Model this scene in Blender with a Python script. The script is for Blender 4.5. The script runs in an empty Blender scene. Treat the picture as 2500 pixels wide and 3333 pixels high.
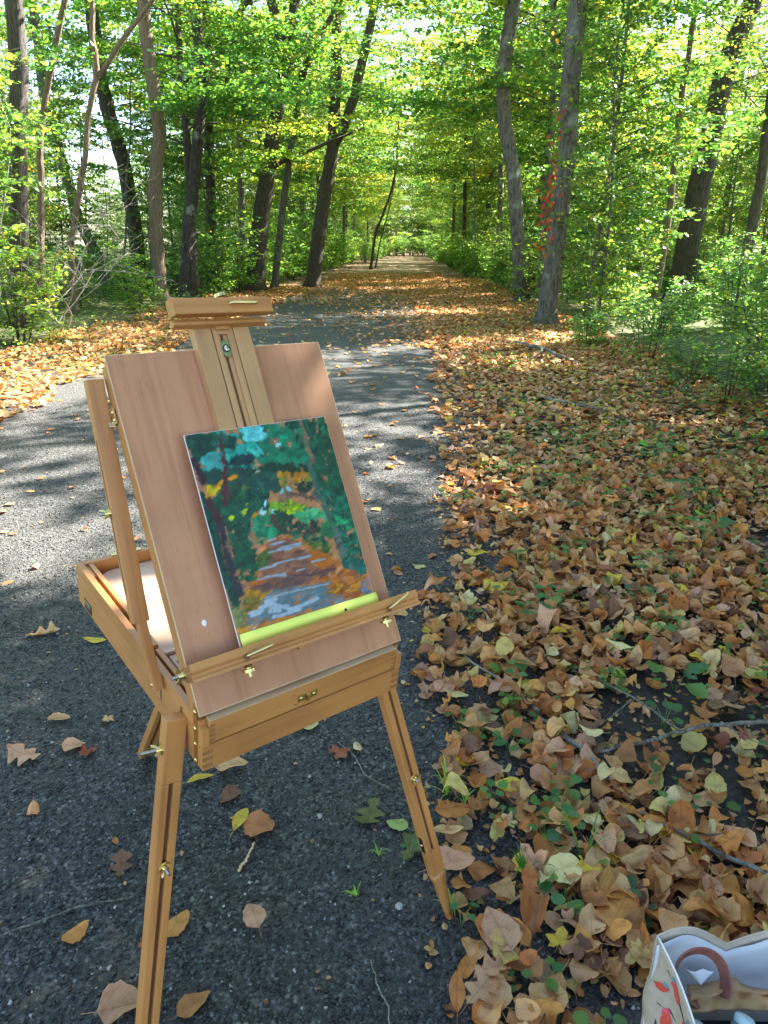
import bpy, bmesh, math, random
import numpy as np
from mathutils import Matrix, Vector

# ------------------------------------------------------------------ camera, light, exposure
scene = bpy.context.scene
col = scene.collection
FPX, PITCH, ROLL, CAMZ = 2397.2, math.radians(19.873), 0.0091, 1.5
cam_data = bpy.data.cameras.new('camera')
cam = bpy.data.objects.new('camera', cam_data)
col.objects.link(cam)
cam_data.sensor_fit = 'VERTICAL'
cam_data.sensor_height = 24.0
cam_data.lens = FPX / 3333.0 * 24.0
cam_data.clip_start = 0.05
cam_data.clip_end = 1500.0
cam.matrix_world = (Matrix.Translation((0, 0, CAMZ)) @ Matrix.Rotation(math.pi / 2 - PITCH, 4, 'X')
                    @ Matrix.Rotation(ROLL, 4, 'Z'))
scene.camera = cam

SUN_AZ, SUN_EL = math.radians(58), math.radians(43)
world = bpy.data.worlds.new('World')
scene.world = world
world.use_nodes = True
wn = world.node_tree
sky = wn.nodes.new('ShaderNodeTexSky')
sky.sky_type = 'NISHITA'
sky.sun_disc = False
sky.sun_elevation = SUN_EL
sky.sun_rotation = SUN_AZ
sky.air_density = 1.0
sky.dust_density = 0.6
bg = wn.nodes['Background']
bg.inputs['Strength'].default_value = 0.075
wn.links.new(sky.outputs[0], bg.inputs['Color'])

sun_data = bpy.data.lights.new('sun', 'SUN')
sun_data.energy = 5.0
sun_data.angle = math.radians(0.53)
sun_data.color = (1.0, 0.95, 0.88)
sun = bpy.data.objects.new('sun', sun_data)
col.objects.link(sun)
SD = Vector((math.sin(SUN_AZ) * math.cos(SUN_EL), math.cos(SUN_AZ) * math.cos(SUN_EL), math.sin(SUN_EL)))
sun.rotation_euler = SD.to_track_quat('Z', 'Y').to_euler()
sun.location = SD * 60

scene.view_settings.view_transform = 'Standard'
scene.view_settings.look = 'None'
scene.view_settings.gamma = 1.0
scene.view_settings.use_curve_mapping = False
scene.view_settings.exposure = 3.1
scene.cycles.max_bounces = 8
scene.cycles.diffuse_bounces = 5
scene.cycles.transmission_bounces = 5
scene.cycles.glossy_bounces = 3
scene.cycles.use_denoising = True

# ------------------------------------------------------------------ helpers
rng = np.random.default_rng(7)
R_ = random.Random(11)


def ray(px, py):
    c, s = math.cos(-ROLL), math.sin(-ROLL)
    u, v = px - 1250.0, py - 1666.5
    u, v = c * u - s * v, s * u + c * v
    x, y, z = u / FPX, 1.0, -v / FPX
    cp, sp = math.cos(-PITCH), math.sin(-PITCH)
    return Vector((x, cp * y - sp * z, sp * y + cp * z))


def at(px, py, depth):
    d = ray(px, py)
    return d * (depth / d.y) + Vector((0, 0, CAMZ))


def props(o, label=None, cat=None, group=None, kind=None):
    if label: o['label'] = label
    if cat: o['category'] = cat
    if group: o['group'] = group
    if kind: o['kind'] = kind
    return o


def link(name, me, parent=None, mat=None):
    o = bpy.data.objects.new(name, me)
    col.objects.link(o)
    if parent: o.parent = parent
    if mat is not None and me is not None and not me.materials: me.materials.append(mat)
    return o


def empty(name, loc=(0, 0, 0), label=None, cat=None, group=None):
    o = bpy.data.objects.new(name, None)
    o.empty_display_size = 0.05
    col.objects.link(o)
    o.location = loc
    return props(o, label, cat, group)


def copy_tree(o, parent=None):
    c = o.copy()
    col.objects.link(c)
    c.parent = parent
    for ch in o.children:
        copy_tree(ch, c)
    return c


def np_mesh(name, V, F, attrs=None, smooth=False):
    """V (n,3); F list of arrays (m,k); attrs {name:(type,array)}"""
    me = bpy.data.meshes.new(name)
    V = np.asarray(V, np.float32)
    me.vertices.add(len(V))
    me.vertices.foreach_set('co', V.ravel())
    idx = np.concatenate([f.ravel() for f in F]).astype(np.int32)
    tot = np.concatenate([np.full(len(f), f.shape[1]) for f in F]).astype(np.int32)
    start = np.concatenate([[0], np.cumsum(tot)[:-1]]).astype(np.int32)
    me.loops.add(len(idx))
    me.loops.foreach_set('vertex_index', idx)
    me.polygons.add(len(tot))
    me.polygons.foreach_set('loop_start', start)
    me.polygons.foreach_set('loop_total', tot)
    if smooth: me.polygons.foreach_set('use_smooth', np.ones(len(tot), bool))
    if attrs:
        for k, (t, a) in attrs.items():
            at_ = me.attributes.new(k, t, 'POINT')
            a = np.asarray(a, np.float32)
            if t == 'FLOAT_COLOR':
                if a.shape[1] == 3: a = np.concatenate([a, np.ones((len(a), 1), np.float32)], 1)
                at_.data.foreach_set('color', a.ravel())
            else:
                at_.data.foreach_set('vector', a.ravel())
    me.update(calc_edges=True)
    me.validate()
    return me


def tube_arrays(pts, rads, sides=8, bump=0.0, seed=0, cap=True):
    pts = np.asarray(pts, float)
    rads = np.asarray(rads, float)
    n = len(pts)
    r = np.random.default_rng(seed)
    t = np.gradient(pts, axis=0)
    t /= np.linalg.norm(t, axis=1, keepdims=True) + 1e-9
    ref = np.array([0.0, 1.0, 0.0]) if abs(t[0][1]) < 0.8 else np.array([1.0, 0, 0])
    V = []
    a = np.linspace(0, 2 * np.pi, sides, endpoint=False)
    fix = r.normal(size=sides) * bump * .55
    for i in range(n):
        u = np.cross(t[i], ref); u /= np.linalg.norm(u) + 1e-9
        w = np.cross(t[i], u)
        fix = fix * .85 + r.normal(size=sides) * bump * .3
        rr = rads[i] * (1 + fix + bump * r.normal(size=sides) * 0.25)
        V.append(pts[i] + np.cos(a)[:, None] * u * rr[:, None] + np.sin(a)[:, None] * w * rr[:, None])
    V = np.concatenate(V)
    F = []
    for i in range(n - 1):
        for k in range(sides):
            F.append([i * sides + k, i * sides + (k + 1) % sides, (i + 1) * sides + (k + 1) % sides, (i + 1) * sides + k])
    V = np.concatenate([V, pts[:1], pts[-1:]])
    T = []
    if cap:
        c0, c1 = n * sides, n * sides + 1
        for k in range(sides):
            T.append([c0, (k + 1) % sides, k])
            T.append([c1, (n - 1) * sides + k, (n - 1) * sides + (k + 1) % sides])
    return V, np.array(F), (np.array(T) if T else np.zeros((0, 3), int))


class Geo:
    """collects tubes / polygon soups into one mesh"""
    def __init__(s): s.V = []; s.Q = []; s.T = []; s.n = 0
    def add(s, V, Q=None, T=None):
        V = np.asarray(V, float)
        s.V.append(V)
        if Q is not None and len(Q): s.Q.append(np.asarray(Q) + s.n)
        if T is not None and len(T): s.T.append(np.asarray(T) + s.n)
        s.n += len(V)
    def tube(s, pts, rads, sides=8, bump=0, seed=0):
        V, Q, T = tube_arrays(pts, rads, sides, bump, seed)
        s.add(V, Q, T)
    def mesh(s, name, smooth=True):
        F = []
        if s.Q: F.append(np.concatenate(s.Q))
        if s.T: F.append(np.concatenate(s.T))
        return np_mesh(name, np.concatenate(s.V), F, smooth=smooth)


def smooth_line(pts, n):
    """resample a polyline with a soft curve"""
    P = np.array([list(p) for p in pts], float)
    d = np.concatenate([[0], np.cumsum(np.linalg.norm(np.diff(P, axis=0), axis=1))])
    t = np.linspace(0, d[-1], n)
    Q = np.stack([np.interp(t, d, P[:, i]) for i in range(P.shape[1])], 1)
    for _ in range(2):
        Q[1:-1] = (Q[:-2] + 2 * Q[1:-1] + Q[2:]) / 4
    return Q


# ------------------------------------------------------------------ materials
def new_mat(name):
    m = bpy.data.materials.new(name)
    m.use_nodes = True
    nt = m.node_tree
    for n in list(nt.nodes): nt.nodes.remove(n)
    out = nt.nodes.new('ShaderNodeOutputMaterial')
    return m, nt, out


def N(nt, t, **kw):
    n = nt.nodes.new(t)
    for k, v in kw.items():
        if k.startswith('_'): setattr(n, k[1:], v)
        else: n.inputs[k.replace('__', ' ')].default_value = v
    return n


def ramp(nt, stops, interp='LINEAR'):
    r = nt.nodes.new('ShaderNodeValToRGB')
    r.color_ramp.interpolation = interp
    e = r.color_ramp.elements
    while len(e) < len(stops): e.new(0.5)
    for i, (p, c) in enumerate(stops):
        e[i].position = p
        e[i].color = (*c, 1) if len(c) == 3 else c
    return r


def mixc(nt, a, b, f, mode='MIX'):
    m = nt.nodes.new('ShaderNodeMix')
    m.data_type = 'RGBA'
    m.blend_type = mode
    L = nt.links.new
    for sock, v in ((m.inputs['Factor'], f), (m.inputs['A'], a), (m.inputs['B'], b)):
        if hasattr(v, 'links') or isinstance(v, bpy.types.NodeSocket): L(v, sock)
        elif isinstance(v, (int, float)): sock.default_value = v
        else: sock.default_value = (*v, 1)
    return m.outputs['Result']


def wood(name, axis, base, dark, gloss=0.42, fleck=1.0):
    """lacquered beech: long soft grain plus short dark flecks along `axis` of the piece"""
    m, nt, out = new_mat(name)
    L = nt.links.new
    tc = N(nt, 'ShaderNodeTexCoord')
    oi = N(nt, 'ShaderNodeObjectInfo')
    add = N(nt, 'ShaderNodeVectorMath', _operation='ADD')
    sc = N(nt, 'ShaderNodeVectorMath', _operation='SCALE'); sc.inputs['Scale'].default_value = 3.0
    L(oi.outputs['Random'], sc.inputs[0])
    L(tc.outputs['Object'], add.inputs[0]); L(sc.outputs[0], add.inputs[1])
    mp = N(nt, 'ShaderNodeMapping')
    s = [14, 14, 14]; s['XYZ'.index(axis)] = 0.9
    mp.inputs['Scale'].default_value = s
    L(add.outputs[0], mp.inputs[0])
    n1 = N(nt, 'ShaderNodeTexNoise', Scale=3.0, Detail=6.0, Roughness=0.6, Distortion=0.6)
    L(mp.outputs[0], n1.inputs['Vector'])
    r1 = ramp(nt, [(0.25, dark), (0.5, base), (0.8, tuple(min(1, c * 1.12) for c in base))])
    L(n1.outputs[0], r1.inputs[0])
    mp2 = N(nt, 'ShaderNodeMapping')
    s = [900, 900, 900]; s['XYZ'.index(axis)] = 85
    mp2.inputs['Scale'].default_value = s
    L(add.outputs[0], mp2.inputs[0])
    v = N(nt, 'ShaderNodeTexVoronoi', Scale=0.32); L(mp2.outputs[0], v.inputs['Vector'])
    rf = ramp(nt, [(0.0, (1, 1, 1)), (0.12, (1, 1, 1)), (0.2, (0, 0, 0))]); L(v.outputs['Distance'], rf.inputs[0])
    n2 = N(nt, 'ShaderNodeTexNoise', Scale=2.0); L(add.outputs[0], n2.inputs['Vector'])
    n2.inputs['Scale'].default_value = 24
    rm = ramp(nt, [(0.45, (0, 0, 0)), (0.65, (0.5 * fleck,) * 3)]); L(n2.outputs[0], rm.inputs[0])
    mul = mixc(nt, rf.outputs[0], rm.outputs[0], 1.0, 'MULTIPLY')
    c1 = mixc(nt, r1.outputs[0], tuple(c * 0.5 for c in dark), mul)
    # broad tone drift and faint smudges
    n3 = N(nt, 'ShaderNodeTexNoise', Scale=5.0, Detail=3.0); L(add.outputs[0], n3.inputs['Vector'])
    r3 = ramp(nt, [(0.28, (0.76, 0.72, 0.70)), (0.5, (.97, .96, .95)), (0.72, (1.08, 1.08, 1.08))]); L(n3.outputs[0], r3.inputs[0])
    c2 = mixc(nt, c1, r3.outputs[0], 1.0, 'MULTIPLY')
    b = N(nt, 'ShaderNodeBsdfPrincipled', Roughness=gloss)
    L(c2, b.inputs['Base Color'])
    b.inputs['Coat Weight'].default_value = 0.15
    b.inputs['Coat Roughness'].default_value = 0.3
    bu = N(nt, 'ShaderNodeBump', Strength=0.12, Distance=0.001); L(n1.outputs[0], bu.inputs['Height'])
    L(bu.outputs[0], b.inputs['Normal'])
    L(b.outputs[0], out.inputs[0])
    return m


W_BASE, W_DARK = (0.52, 0.228, 0.066), (0.38, 0.145, 0.038)
P_BASE, P_DARK = (0.53, 0.24, 0.118), (0.40, 0.16, 0.074)
M_ = {}
for ax in 'XYZ':
    M_['wood' + ax] = wood('beech_' + ax.lower(), ax, W_BASE, W_DARK)
    M_['panel' + ax] = wood('plywood_' + ax.lower(), ax, P_BASE, P_DARK, 0.5)
    M_['mast' + ax] = wood('pale_beech_' + ax.lower(), ax, (0.53, 0.285, 0.125), (0.42, 0.21, 0.085), 0.5, 0.6)
    M_['end' + ax] = wood('end_grain_' + ax.lower(), ax, (0.34, 0.155, 0.05), (0.26, 0.11, 0.035), 0.5)
    M_['edge' + ax] = wood('ply_edge_' + ax.lower(), ax, (0.66, 0.46, 0.27), (0.5, 0.3, 0.16), 0.5, 0.3)
    M_['dark' + ax] = wood('slot_shade_' + ax.lower(), ax, (0.15, 0.055, 0.025), (0.09, 0.03, 0.014), 0.6, 0.2)  # shade inside slots and holes, put into a darker wood colour
    M_['pale' + ax] = wood('pale_plywood_' + ax.lower(), ax, (0.62, 0.42, 0.28), (0.52, 0.31, 0.19), 0.45, 0.4)


def simple(name, colr, rough=0.6, metal=0.0, noise=0.0, nscale=30.0, bump=0.0, spec=0.5):
    m, nt, out = new_mat(name)
    L = nt.links.new
    b = N(nt, 'ShaderNodeBsdfPrincipled', Roughness=rough, Metallic=metal)
    b.inputs['Specular IOR Level'].default_value = spec
    tc = N(nt, 'ShaderNodeTexCoord')
    n = N(nt, 'ShaderNodeTexNoise', Scale=nscale, Detail=5.0)
    L(tc.outputs['Object'], n.inputs['Vector'])
    r = ramp(nt, [(0.25, tuple(c * (1 - noise) for c in colr)), (0.75, tuple(min(1, c * (1 + noise)) for c in colr))])
    L(n.outputs[0], r.inputs[0])
    L(r.outputs[0], b.inputs['Base Color'])
    if bump:
        bu = N(nt, 'ShaderNodeBump', Strength=bump, Distance=0.004)
        L(n.outputs[0], bu.inputs['Height']); L(bu.outputs[0], b.inputs['Normal'])
    L(b.outputs[0], out.inputs[0])
    return m


M_['brass'] = simple('brass', (0.72, 0.54, 0.22), 0.28, 1.0, 0.2, 80)
M_['nickel'] = simple('nickel', (0.72, 0.68, 0.56), 0.25, 1.0, 0.1, 80)
M_['steel'] = simple('threaded_steel', (0.45, 0.43, 0.38), 0.35, 1.0, 0.2, 120)
M_['blackmetal'] = simple('dark_metal', (0.05, 0.04, 0.035), 0.4, 0.8)
M_['yellow'] = simple('yellow_paper', (0.84, 0.86, 0.15), 0.6, 0, 0.03, 12)
M_['white'] = simple('white_paint', (0.8, 0.8, 0.78), 0.5)
M_['rubber'] = simple('orange_rubber', (0.5, 0.13, 0.04), 0.6)


def bark(name, c_lo, c_mid, c_hi, stretch=5.0, lichen=0.0, ridge=0.5):
    m, nt, out = new_mat(name)
    L = nt.links.new
    tc = N(nt, 'ShaderNodeTexCoord')
    mp = N(nt, 'ShaderNodeMapping'); mp.inputs['Scale'].default_value = (stretch * 3, stretch * 3, 1.6)
    L(tc.outputs['Object'], mp.inputs[0])
    n = N(nt, 'ShaderNodeTexNoise', Scale=3.2, Detail=8.0, Roughness=0.7, Distortion=0.4); L(mp.outputs[0], n.inputs['Vector'])
    r = ramp(nt, [(0.38, c_lo), (0.5, c_mid), (0.66, c_hi)]); L(n.outputs[0], r.inputs[0])
    n2 = N(nt, 'ShaderNodeTexNoise', Scale=2.3, Detail=5.0, Roughness=0.65); L(tc.outputs['Object'], n2.inputs['Vector'])
    rl = ramp(nt, [(0.55, (0, 0, 0)), (0.66, (lichen,) * 3)]); L(n2.outputs[0], rl.inputs[0])
    c = mixc(nt, r.outputs[0], (0.36, 0.38, 0.32), rl.outputs[0])
    b = N(nt, 'ShaderNodeBsdfPrincipled', Roughness=0.92); L(c, b.inputs['Base Color'])
    bu = N(nt, 'ShaderNodeBump', Strength=ridge, Distance=0.07); L(n.outputs[0], bu.inputs['Height']); L(bu.outputs[0], b.inputs['Normal'])
    L(b.outputs[0], out.inputs[0])
    return m


M_['bark_dark'] = bark('dark_bark', (0.03, 0.023, 0.018), (0.085, 0.065, 0.05), (0.17, 0.14, 0.115), 6, 0.0, 0.9)
M_['bark_patchy'] = bark('patchy_bark', (0.02, 0.017, 0.014), (0.06, 0.05, 0.04), (0.12, 0.105, 0.09), 4, 0.7, 0.7)
M_['bark_grey'] = bark('smooth_grey_bark', (0.05, 0.042, 0.033), (0.125, 0.108, 0.088), (0.20, 0.18, 0.15), 2.0, 0.5, 0.45)
M_['bark_tan'] = bark('tan_shaggy_bark', (0.12, 0.08, 0.05), (0.26, 0.18, 0.12), (0.36, 0.27, 0.19), 6, 0.0, 0.9)
M_['bark_mauve'] = bark('furrowed_grey_bark', (0.03, 0.024, 0.02), (0.13, 0.105, 0.09), (0.24, 0.205, 0.18), 7, 0.0, 1.0)
M_['branchlet'] = bark('branchlet_bark', (0.03, 0.028, 0.02), (0.075, 0.065, 0.045), (0.14, 0.12, 0.09), 8, 0.2, 0.3)
M_['twig'] = bark('twig_bark', (0.05, 0.042, 0.035), (0.13, 0.115, 0.09), (0.26, 0.245, 0.21), 8, 0.5, 0.3)


def leaf_mat(name, trans, litter=False, rough=0.45):
    m, nt, out = new_mat(name)
    L = nt.links.new
    a = N(nt, 'ShaderNodeAttribute', _attribute_name='lc')
    oi = N(nt, 'ShaderNodeObjectInfo')
    hs = N(nt, 'ShaderNodeHueSaturation')
    L(a.outputs['Color'], hs.inputs['Color'])
    if not litter:
        mr = N(nt, 'ShaderNodeMapRange'); L(oi.outputs['Random'], mr.inputs[0])
        mr.inputs['To Min'].default_value = 0.465; mr.inputs['To Max'].default_value = 0.515
        L(mr.outputs[0], hs.inputs['Hue'])
    cc = hs.outputs[0]
    # veins and blotches from the leaf's own coordinates
    uv = N(nt, 'ShaderNodeAttribute', _attribute_name='luv')
    if litter:
        sx = N(nt, 'ShaderNodeSeparateXYZ'); L(uv.outputs['Vector'], sx.inputs[0])
        ab = N(nt, 'ShaderNodeMath', _operation='ABSOLUTE'); L(sx.outputs['Y'], ab.inputs[0])
        mid = N(nt, 'ShaderNodeMath', _operation='LESS_THAN'); L(ab.outputs[0], mid.inputs[0]); mid.inputs[1].default_value = 0.018
        k = N(nt, 'ShaderNodeMath', _operation='MULTIPLY_ADD'); L(ab.outputs[0], k.inputs[0]); k.inputs[1].default_value = -1.0; L(sx.outputs['X'], k.inputs[2])
        w = N(nt, 'ShaderNodeMath', _operation='MULTIPLY'); L(k.outputs[0], w.inputs[0]); w.inputs[1].default_value = 9.0
        fr = N(nt, 'ShaderNodeMath', _operation='FRACT'); L(w.outputs[0], fr.inputs[0])
        sv = N(nt, 'ShaderNodeMath', _operation='LESS_THAN'); L(fr.outputs[0], sv.inputs[0]); sv.inputs[1].default_value = 0.13
        mx = N(nt, 'ShaderNodeMath', _operation='MAXIMUM'); L(mid.outputs[0], mx.inputs[0]); L(sv.outputs[0], mx.inputs[1])
        f = N(nt, 'ShaderNodeMath', _operation='MULTIPLY'); L(mx.outputs[0], f.inputs[0]); f.inputs[1].default_value = 0.32
        dk = mixc(nt, cc, (0.45, 0.36, 0.3), 1.0, 'MULTIPLY')
        cc = mixc(nt, cc, dk, f.outputs[0])
        tc = N(nt, 'ShaderNodeTexCoord')
        nz = N(nt, 'ShaderNodeTexNoise', Scale=38.0, Detail=4.0); L(tc.outputs['Object'], nz.inputs['Vector'])
        rz = ramp(nt, [(0.3, (0.68, 0.6, 0.52)), (0.5, (1, 1, 1)), (0.75, (1.12, 1.12, 1.1))]); L(nz.outputs[0], rz.inputs[0])
        cc = mixc(nt, cc, rz.outputs[0], 1.0, 'MULTIPLY')
        bu = N(nt, 'ShaderNodeBump', Strength=0.35, Distance=0.002); L(mx.outputs[0], bu.inputs['Height'])
    b = N(nt, 'ShaderNodeBsdfPrincipled', Roughness=rough)
    b.inputs['Specular IOR Level'].default_value = 0.45 if not litter else 0.25
    L(cc, b.inputs['Base Color'])
    if litter: L(bu.outputs[0], b.inputs['Normal'])
    tr = N(nt, 'ShaderNodeBsdfTranslucent')
    tcol = mixc(nt, cc, (2.4, 2.6, 1.15) if not litter else (1.2, 1.0, 0.7), 1.0, 'MULTIPLY')
    L(tcol, tr.inputs['Color'])
    ms = N(nt, 'ShaderNodeMixShader'); ms.inputs[0].default_value = trans
    L(b.outputs[0], ms.inputs[1]); L(tr.outputs[0], ms.inputs[2])
    L(ms.outputs[0], out.inputs[0])
    return m


M_['leaf'] = leaf_mat('green_foliage', 0.5)
M_['litter'] = leaf_mat('fallen_leaf', 0.18, True, 0.6)


def gravel_mat():
    m, nt, out = new_mat('black_gravel')
    L = nt.links.new
    tc = N(nt, 'ShaderNodeTexCoord')
    v = N(nt, 'ShaderNodeTexVoronoi', Scale=125.0); L(tc.outputs['Object'], v.inputs['Vector'])
    v2 = N(nt, 'ShaderNodeTexVoronoi', Scale=48.0); L(tc.outputs['Object'], v2.inputs['Vector'])
    sep = N(nt, 'ShaderNodeSeparateColor'); L(v.outputs['Color'], sep.inputs[0])
    r = ramp(nt, [(0.0, (0.024, 0.023, 0.021)), (0.6, (0.048, 0.047, 0.045)), (0.93, (0.115, 0.11, 0.1)), (1.0, (0.2, 0.195, 0.18))])
    L(sep.outputs[0], r.inputs[0])
    n = N(nt, 'ShaderNodeTexNoise', Scale=1.1, Detail=6.0, Roughness=0.6); L(tc.outputs['Object'], n.inputs['Vector'])
    rn = ramp(nt, [(0.45, (0, 0, 0)), (0.68, (0.75, 0.75, 0.75))]); L(n.outputs[0], rn.inputs[0])
    n5 = N(nt, 'ShaderNodeTexNoise', Scale=60.0, Detail=3.0); L(tc.outputs['Object'], n5.inputs['Vector'])
    dust = ramp(nt, [(0.3, (0.035, 0.036, 0.032)), (0.7, (0.085, 0.08, 0.066))]); L(n5.outputs[0], dust.inputs[0])
    c = mixc(nt, r.outputs[0], dust.outputs[0], rn.outputs[0])
    sy = N(nt, 'ShaderNodeSeparateXYZ'); L(tc.outputs['Object'], sy.inputs[0])
    mr = N(nt, 'ShaderNodeMapRange'); L(sy.outputs['Y'], mr.inputs[0]); mr.inputs['From Min'].default_value = 25; mr.inputs['From Max'].default_value = 40
    lv = N(nt, 'ShaderNodeTexVoronoi', Scale=14.0); L(tc.outputs['Object'], lv.inputs['Vector'])
    ls = N(nt, 'ShaderNodeSeparateColor'); L(lv.outputs['Color'], ls.inputs[0])
    lr = ramp(nt, [(0.0, (0.08, 0.045, 0.03)), (0.4, (0.26, 0.14, 0.08)), (0.8, (0.38, 0.24, 0.15)), (1.0, (0.45, 0.33, 0.16))]); L(ls.outputs[1], lr.inputs[0])
    c = mixc(nt, c, lr.outputs[0], mr.outputs[0])
    b = N(nt, 'ShaderNodeBsdfPrincipled', Roughness=0.75); L(c, b.inputs['Base Color'])
    bu = N(nt, 'ShaderNodeBump', Strength=0.9, Distance=0.006); bu.invert = True
    ad = N(nt, 'ShaderNodeMath', _operation='ADD'); L(v.outputs['Distance'], ad.inputs[0]); L(v2.outputs['Distance'], ad.inputs[1])
    L(ad.outputs[0], bu.inputs['Height']); L(bu.outputs[0], b.inputs['Normal'])
    L(b.outputs[0], out.inputs[0])
    return m


M_['gravel'] = gravel_mat()


def stone_mat():
    m, nt, out = new_mat('crushed_stone')
    L = nt.links.new
    a = N(nt, 'ShaderNodeAttribute', _attribute_name='lc')
    b = N(nt, 'ShaderNodeBsdfPrincipled', Roughness=0.5)
    L(a.outputs['Color'], b.inputs['Base Color'])
    L(b.outputs[0], out.inputs[0])
    return m


M_['stone'] = stone_mat()


SLOPE_ = 0.033


def ground_mat():
    """dark soil with rotting leaf crumbs near the path, grassy and mossy beyond the verges"""
    m, nt, out = new_mat('forest_floor')
    L = nt.links.new
    tc = N(nt, 'ShaderNodeTexCoord')
    sx = N(nt, 'ShaderNodeSeparateXYZ'); L(tc.outputs['Object'], sx.inputs[0])
    v = N(nt, 'ShaderNodeTexVoronoi', Scale=17.0, Randomness=1.0); L(tc.outputs['Object'], v.inputs['Vector'])
    sep = N(nt, 'ShaderNodeSeparateColor'); L(v.outputs['Color'], sep.inputs[0])
    r = ramp(nt, [(0.0, (0.035, 0.022, 0.013)), (0.3, (0.09, 0.05, 0.028)), (0.55, (0.26, 0.13, 0.06)), (0.8, (0.34, 0.2, 0.1)), (1.0, (0.4, 0.28, 0.1))])
    L(sep.outputs[0], r.inputs[0])
    n0 = N(nt, 'ShaderNodeTexNoise', Scale=55.0, Detail=6.0); L(tc.outputs['Object'], n0.inputs['Vector'])
    soil = ramp(nt, [(0.3, (0.016, 0.013, 0.011)), (0.6, (0.045, 0.036, 0.028)), (0.8, (0.12, 0.09, 0.06))]); L(n0.outputs[0], soil.inputs[0])
    # leaf crumbs fill in with distance, where single leaves are no longer built
    dist = N(nt, 'ShaderNodeMapRange'); L(sx.outputs['Y'], dist.inputs[0])
    dist.inputs['From Min'].default_value = 7; dist.inputs['From Max'].default_value = 22
    dist.inputs['To Min'].default_value = 0.0; dist.inputs['To Max'].default_value = 0.92
    c = mixc(nt, soil.outputs[0], r.outputs[0], dist.outputs[0])
    n = N(nt, 'ShaderNodeTexNoise', Scale=0.5, Detail=5.0); L(tc.outputs['Object'], n.inputs['Vector'])
    gr = ramp(nt, [(0.3, (0.05, 0.085, 0.02)), (0.7, (0.13, 0.17, 0.045))]); L(n0.outputs[0], gr.inputs[0])
    sl = N(nt, 'ShaderNodeMath', _operation='MULTIPLY_ADD'); L(sx.outputs['Y'], sl.inputs[0]); sl.inputs[1].default_value = -SLOPE_; L(sx.outputs['X'], sl.inputs[2])
    ax = N(nt, 'ShaderNodeMath', _operation='SUBTRACT'); L(sl.outputs[0], ax.inputs[0]); ax.inputs[1].default_value = -1.4
    ab = N(nt, 'ShaderNodeMath', _operation='ABSOLUTE'); L(ax.outputs[0], ab.inputs[0])
    ad = N(nt, 'ShaderNodeMath', _operation='MULTIPLY_ADD'); L(n.outputs[0], ad.inputs[0]); ad.inputs[1].default_value = 4.0; L(ab.outputs[0], ad.inputs[2])
    mr = N(nt, 'ShaderNodeMapRange'); L(ad.outputs[0], mr.inputs[0])
    mr.inputs['From Min'].default_value = 6.0; mr.inputs['From Max'].default_value = 8.6; mr.inputs['To Max'].default_value = 0.85
    c = mixc(nt, c, gr.outputs[0], mr.outputs[0])
    b = N(nt, 'ShaderNodeBsdfPrincipled', Roughness=0.95); L(c, b.inputs['Base Color'])
    bu = N(nt, 'ShaderNodeBump', Strength=0.8, Distance=0.02)
    L(n0.outputs[0], bu.inputs['Height']); L(bu.outputs[0], b.inputs['Normal'])
    L(b.outputs[0], out.inputs[0])
    return m


M_['ground'] = ground_mat()

# ------------------------------------------------------------------ the ground and the gravel path
SLOPE = 0.033        # the path runs very slightly to the right


def gh(x, y):
    """ground height"""
    x = np.asarray(x, float); y = np.asarray(y, float)
    xc = x - SLOPE * y
    b = 0.012 * np.sin(3.1 * x + 1.3 * y) + 0.01 * np.sin(5.3 * y - 2.2 * x + 1) + 0.006 * np.sin(11 * x + 7 * y)
    wr = np.clip((xc - 0.35) / 0.8, 0, 1); wl = np.clip((-4.3 - xc) / 0.8, 0, 1)
    z = (wr + wl) * b
    z = z + np.clip(xc - 2.4, 0, 6) * 0.05 + np.clip(-6.0 - xc, 0, 6) * 0.03
    return z


def edge_r(y):
    y = np.asarray(y, float)
    return np.interp(y, [0, 1.0, 1.4, 2.2, 4, 11, 30, 300], [0.34, 0.30, 0.22, 0.2, 0.42, 0.8, 1.2, 9]) + 0.05 * np.sin(4.1 * y) + 0.03 * np.sin(9.7 * y + 1)


def edge_l(y):
    y = np.asarray(y, float)
    return -3.6 + SLOPE * y + 0.16 * np.sin(1.3 * y) + 0.08 * np.sin(3.7 * y)


xs = np.unique(np.concatenate([np.linspace(-400, -30, 12), np.linspace(-30, -8, 12), np.linspace(-8, 8, 81), np.linspace(8, 30, 12), np.linspace(30, 400, 12)]))
ys = np.unique(np.concatenate([np.linspace(-40, -1, 8), np.linspace(-1, 12, 70), np.linspace(12, 60, 40), np.linspace(60, 900, 20)]))
X, Y = np.meshgrid(xs, ys)
V = np.stack([X, Y, gh(X, Y)], -1).reshape(-1, 3)
nx, ny = len(xs), len(ys)
ii = (np.arange(ny - 1)[:, None] * nx + np.arange(nx - 1)[None]).ravel()
F = np.stack([ii, ii + 1, ii + nx + 1, ii + nx], 1)
g = link('ground', np_mesh('ground', V, [F], smooth=True), mat=M_['ground'])
props(g, kind='structure')

py_ = np.concatenate([np.linspace(-6, 14, 120), np.linspace(14.5, 60, 60), np.linspace(62, 124, 24)])
rows = []
for y in py_:
    l, r_ = float(edge_l(y)) - 0.35, float(edge_r(y)) + 0.45
    rows.append([(l + (r_ - l) * t, y, 0.004 + float(gh(l + (r_ - l) * t, y))) for t in np.linspace(0, 1, 9)])
V = np.array(rows).reshape(-1, 3)
ii = (np.arange(len(py_) - 1)[:, None] * 9 + np.arange(8)[None]).ravel()
p = link('gravel_path', np_mesh('gravel_path', V, [np.stack([ii, ii + 1, ii + 10, ii + 9], 1)], smooth=True), mat=M_['gravel'])
props(p, kind='structure')

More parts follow.
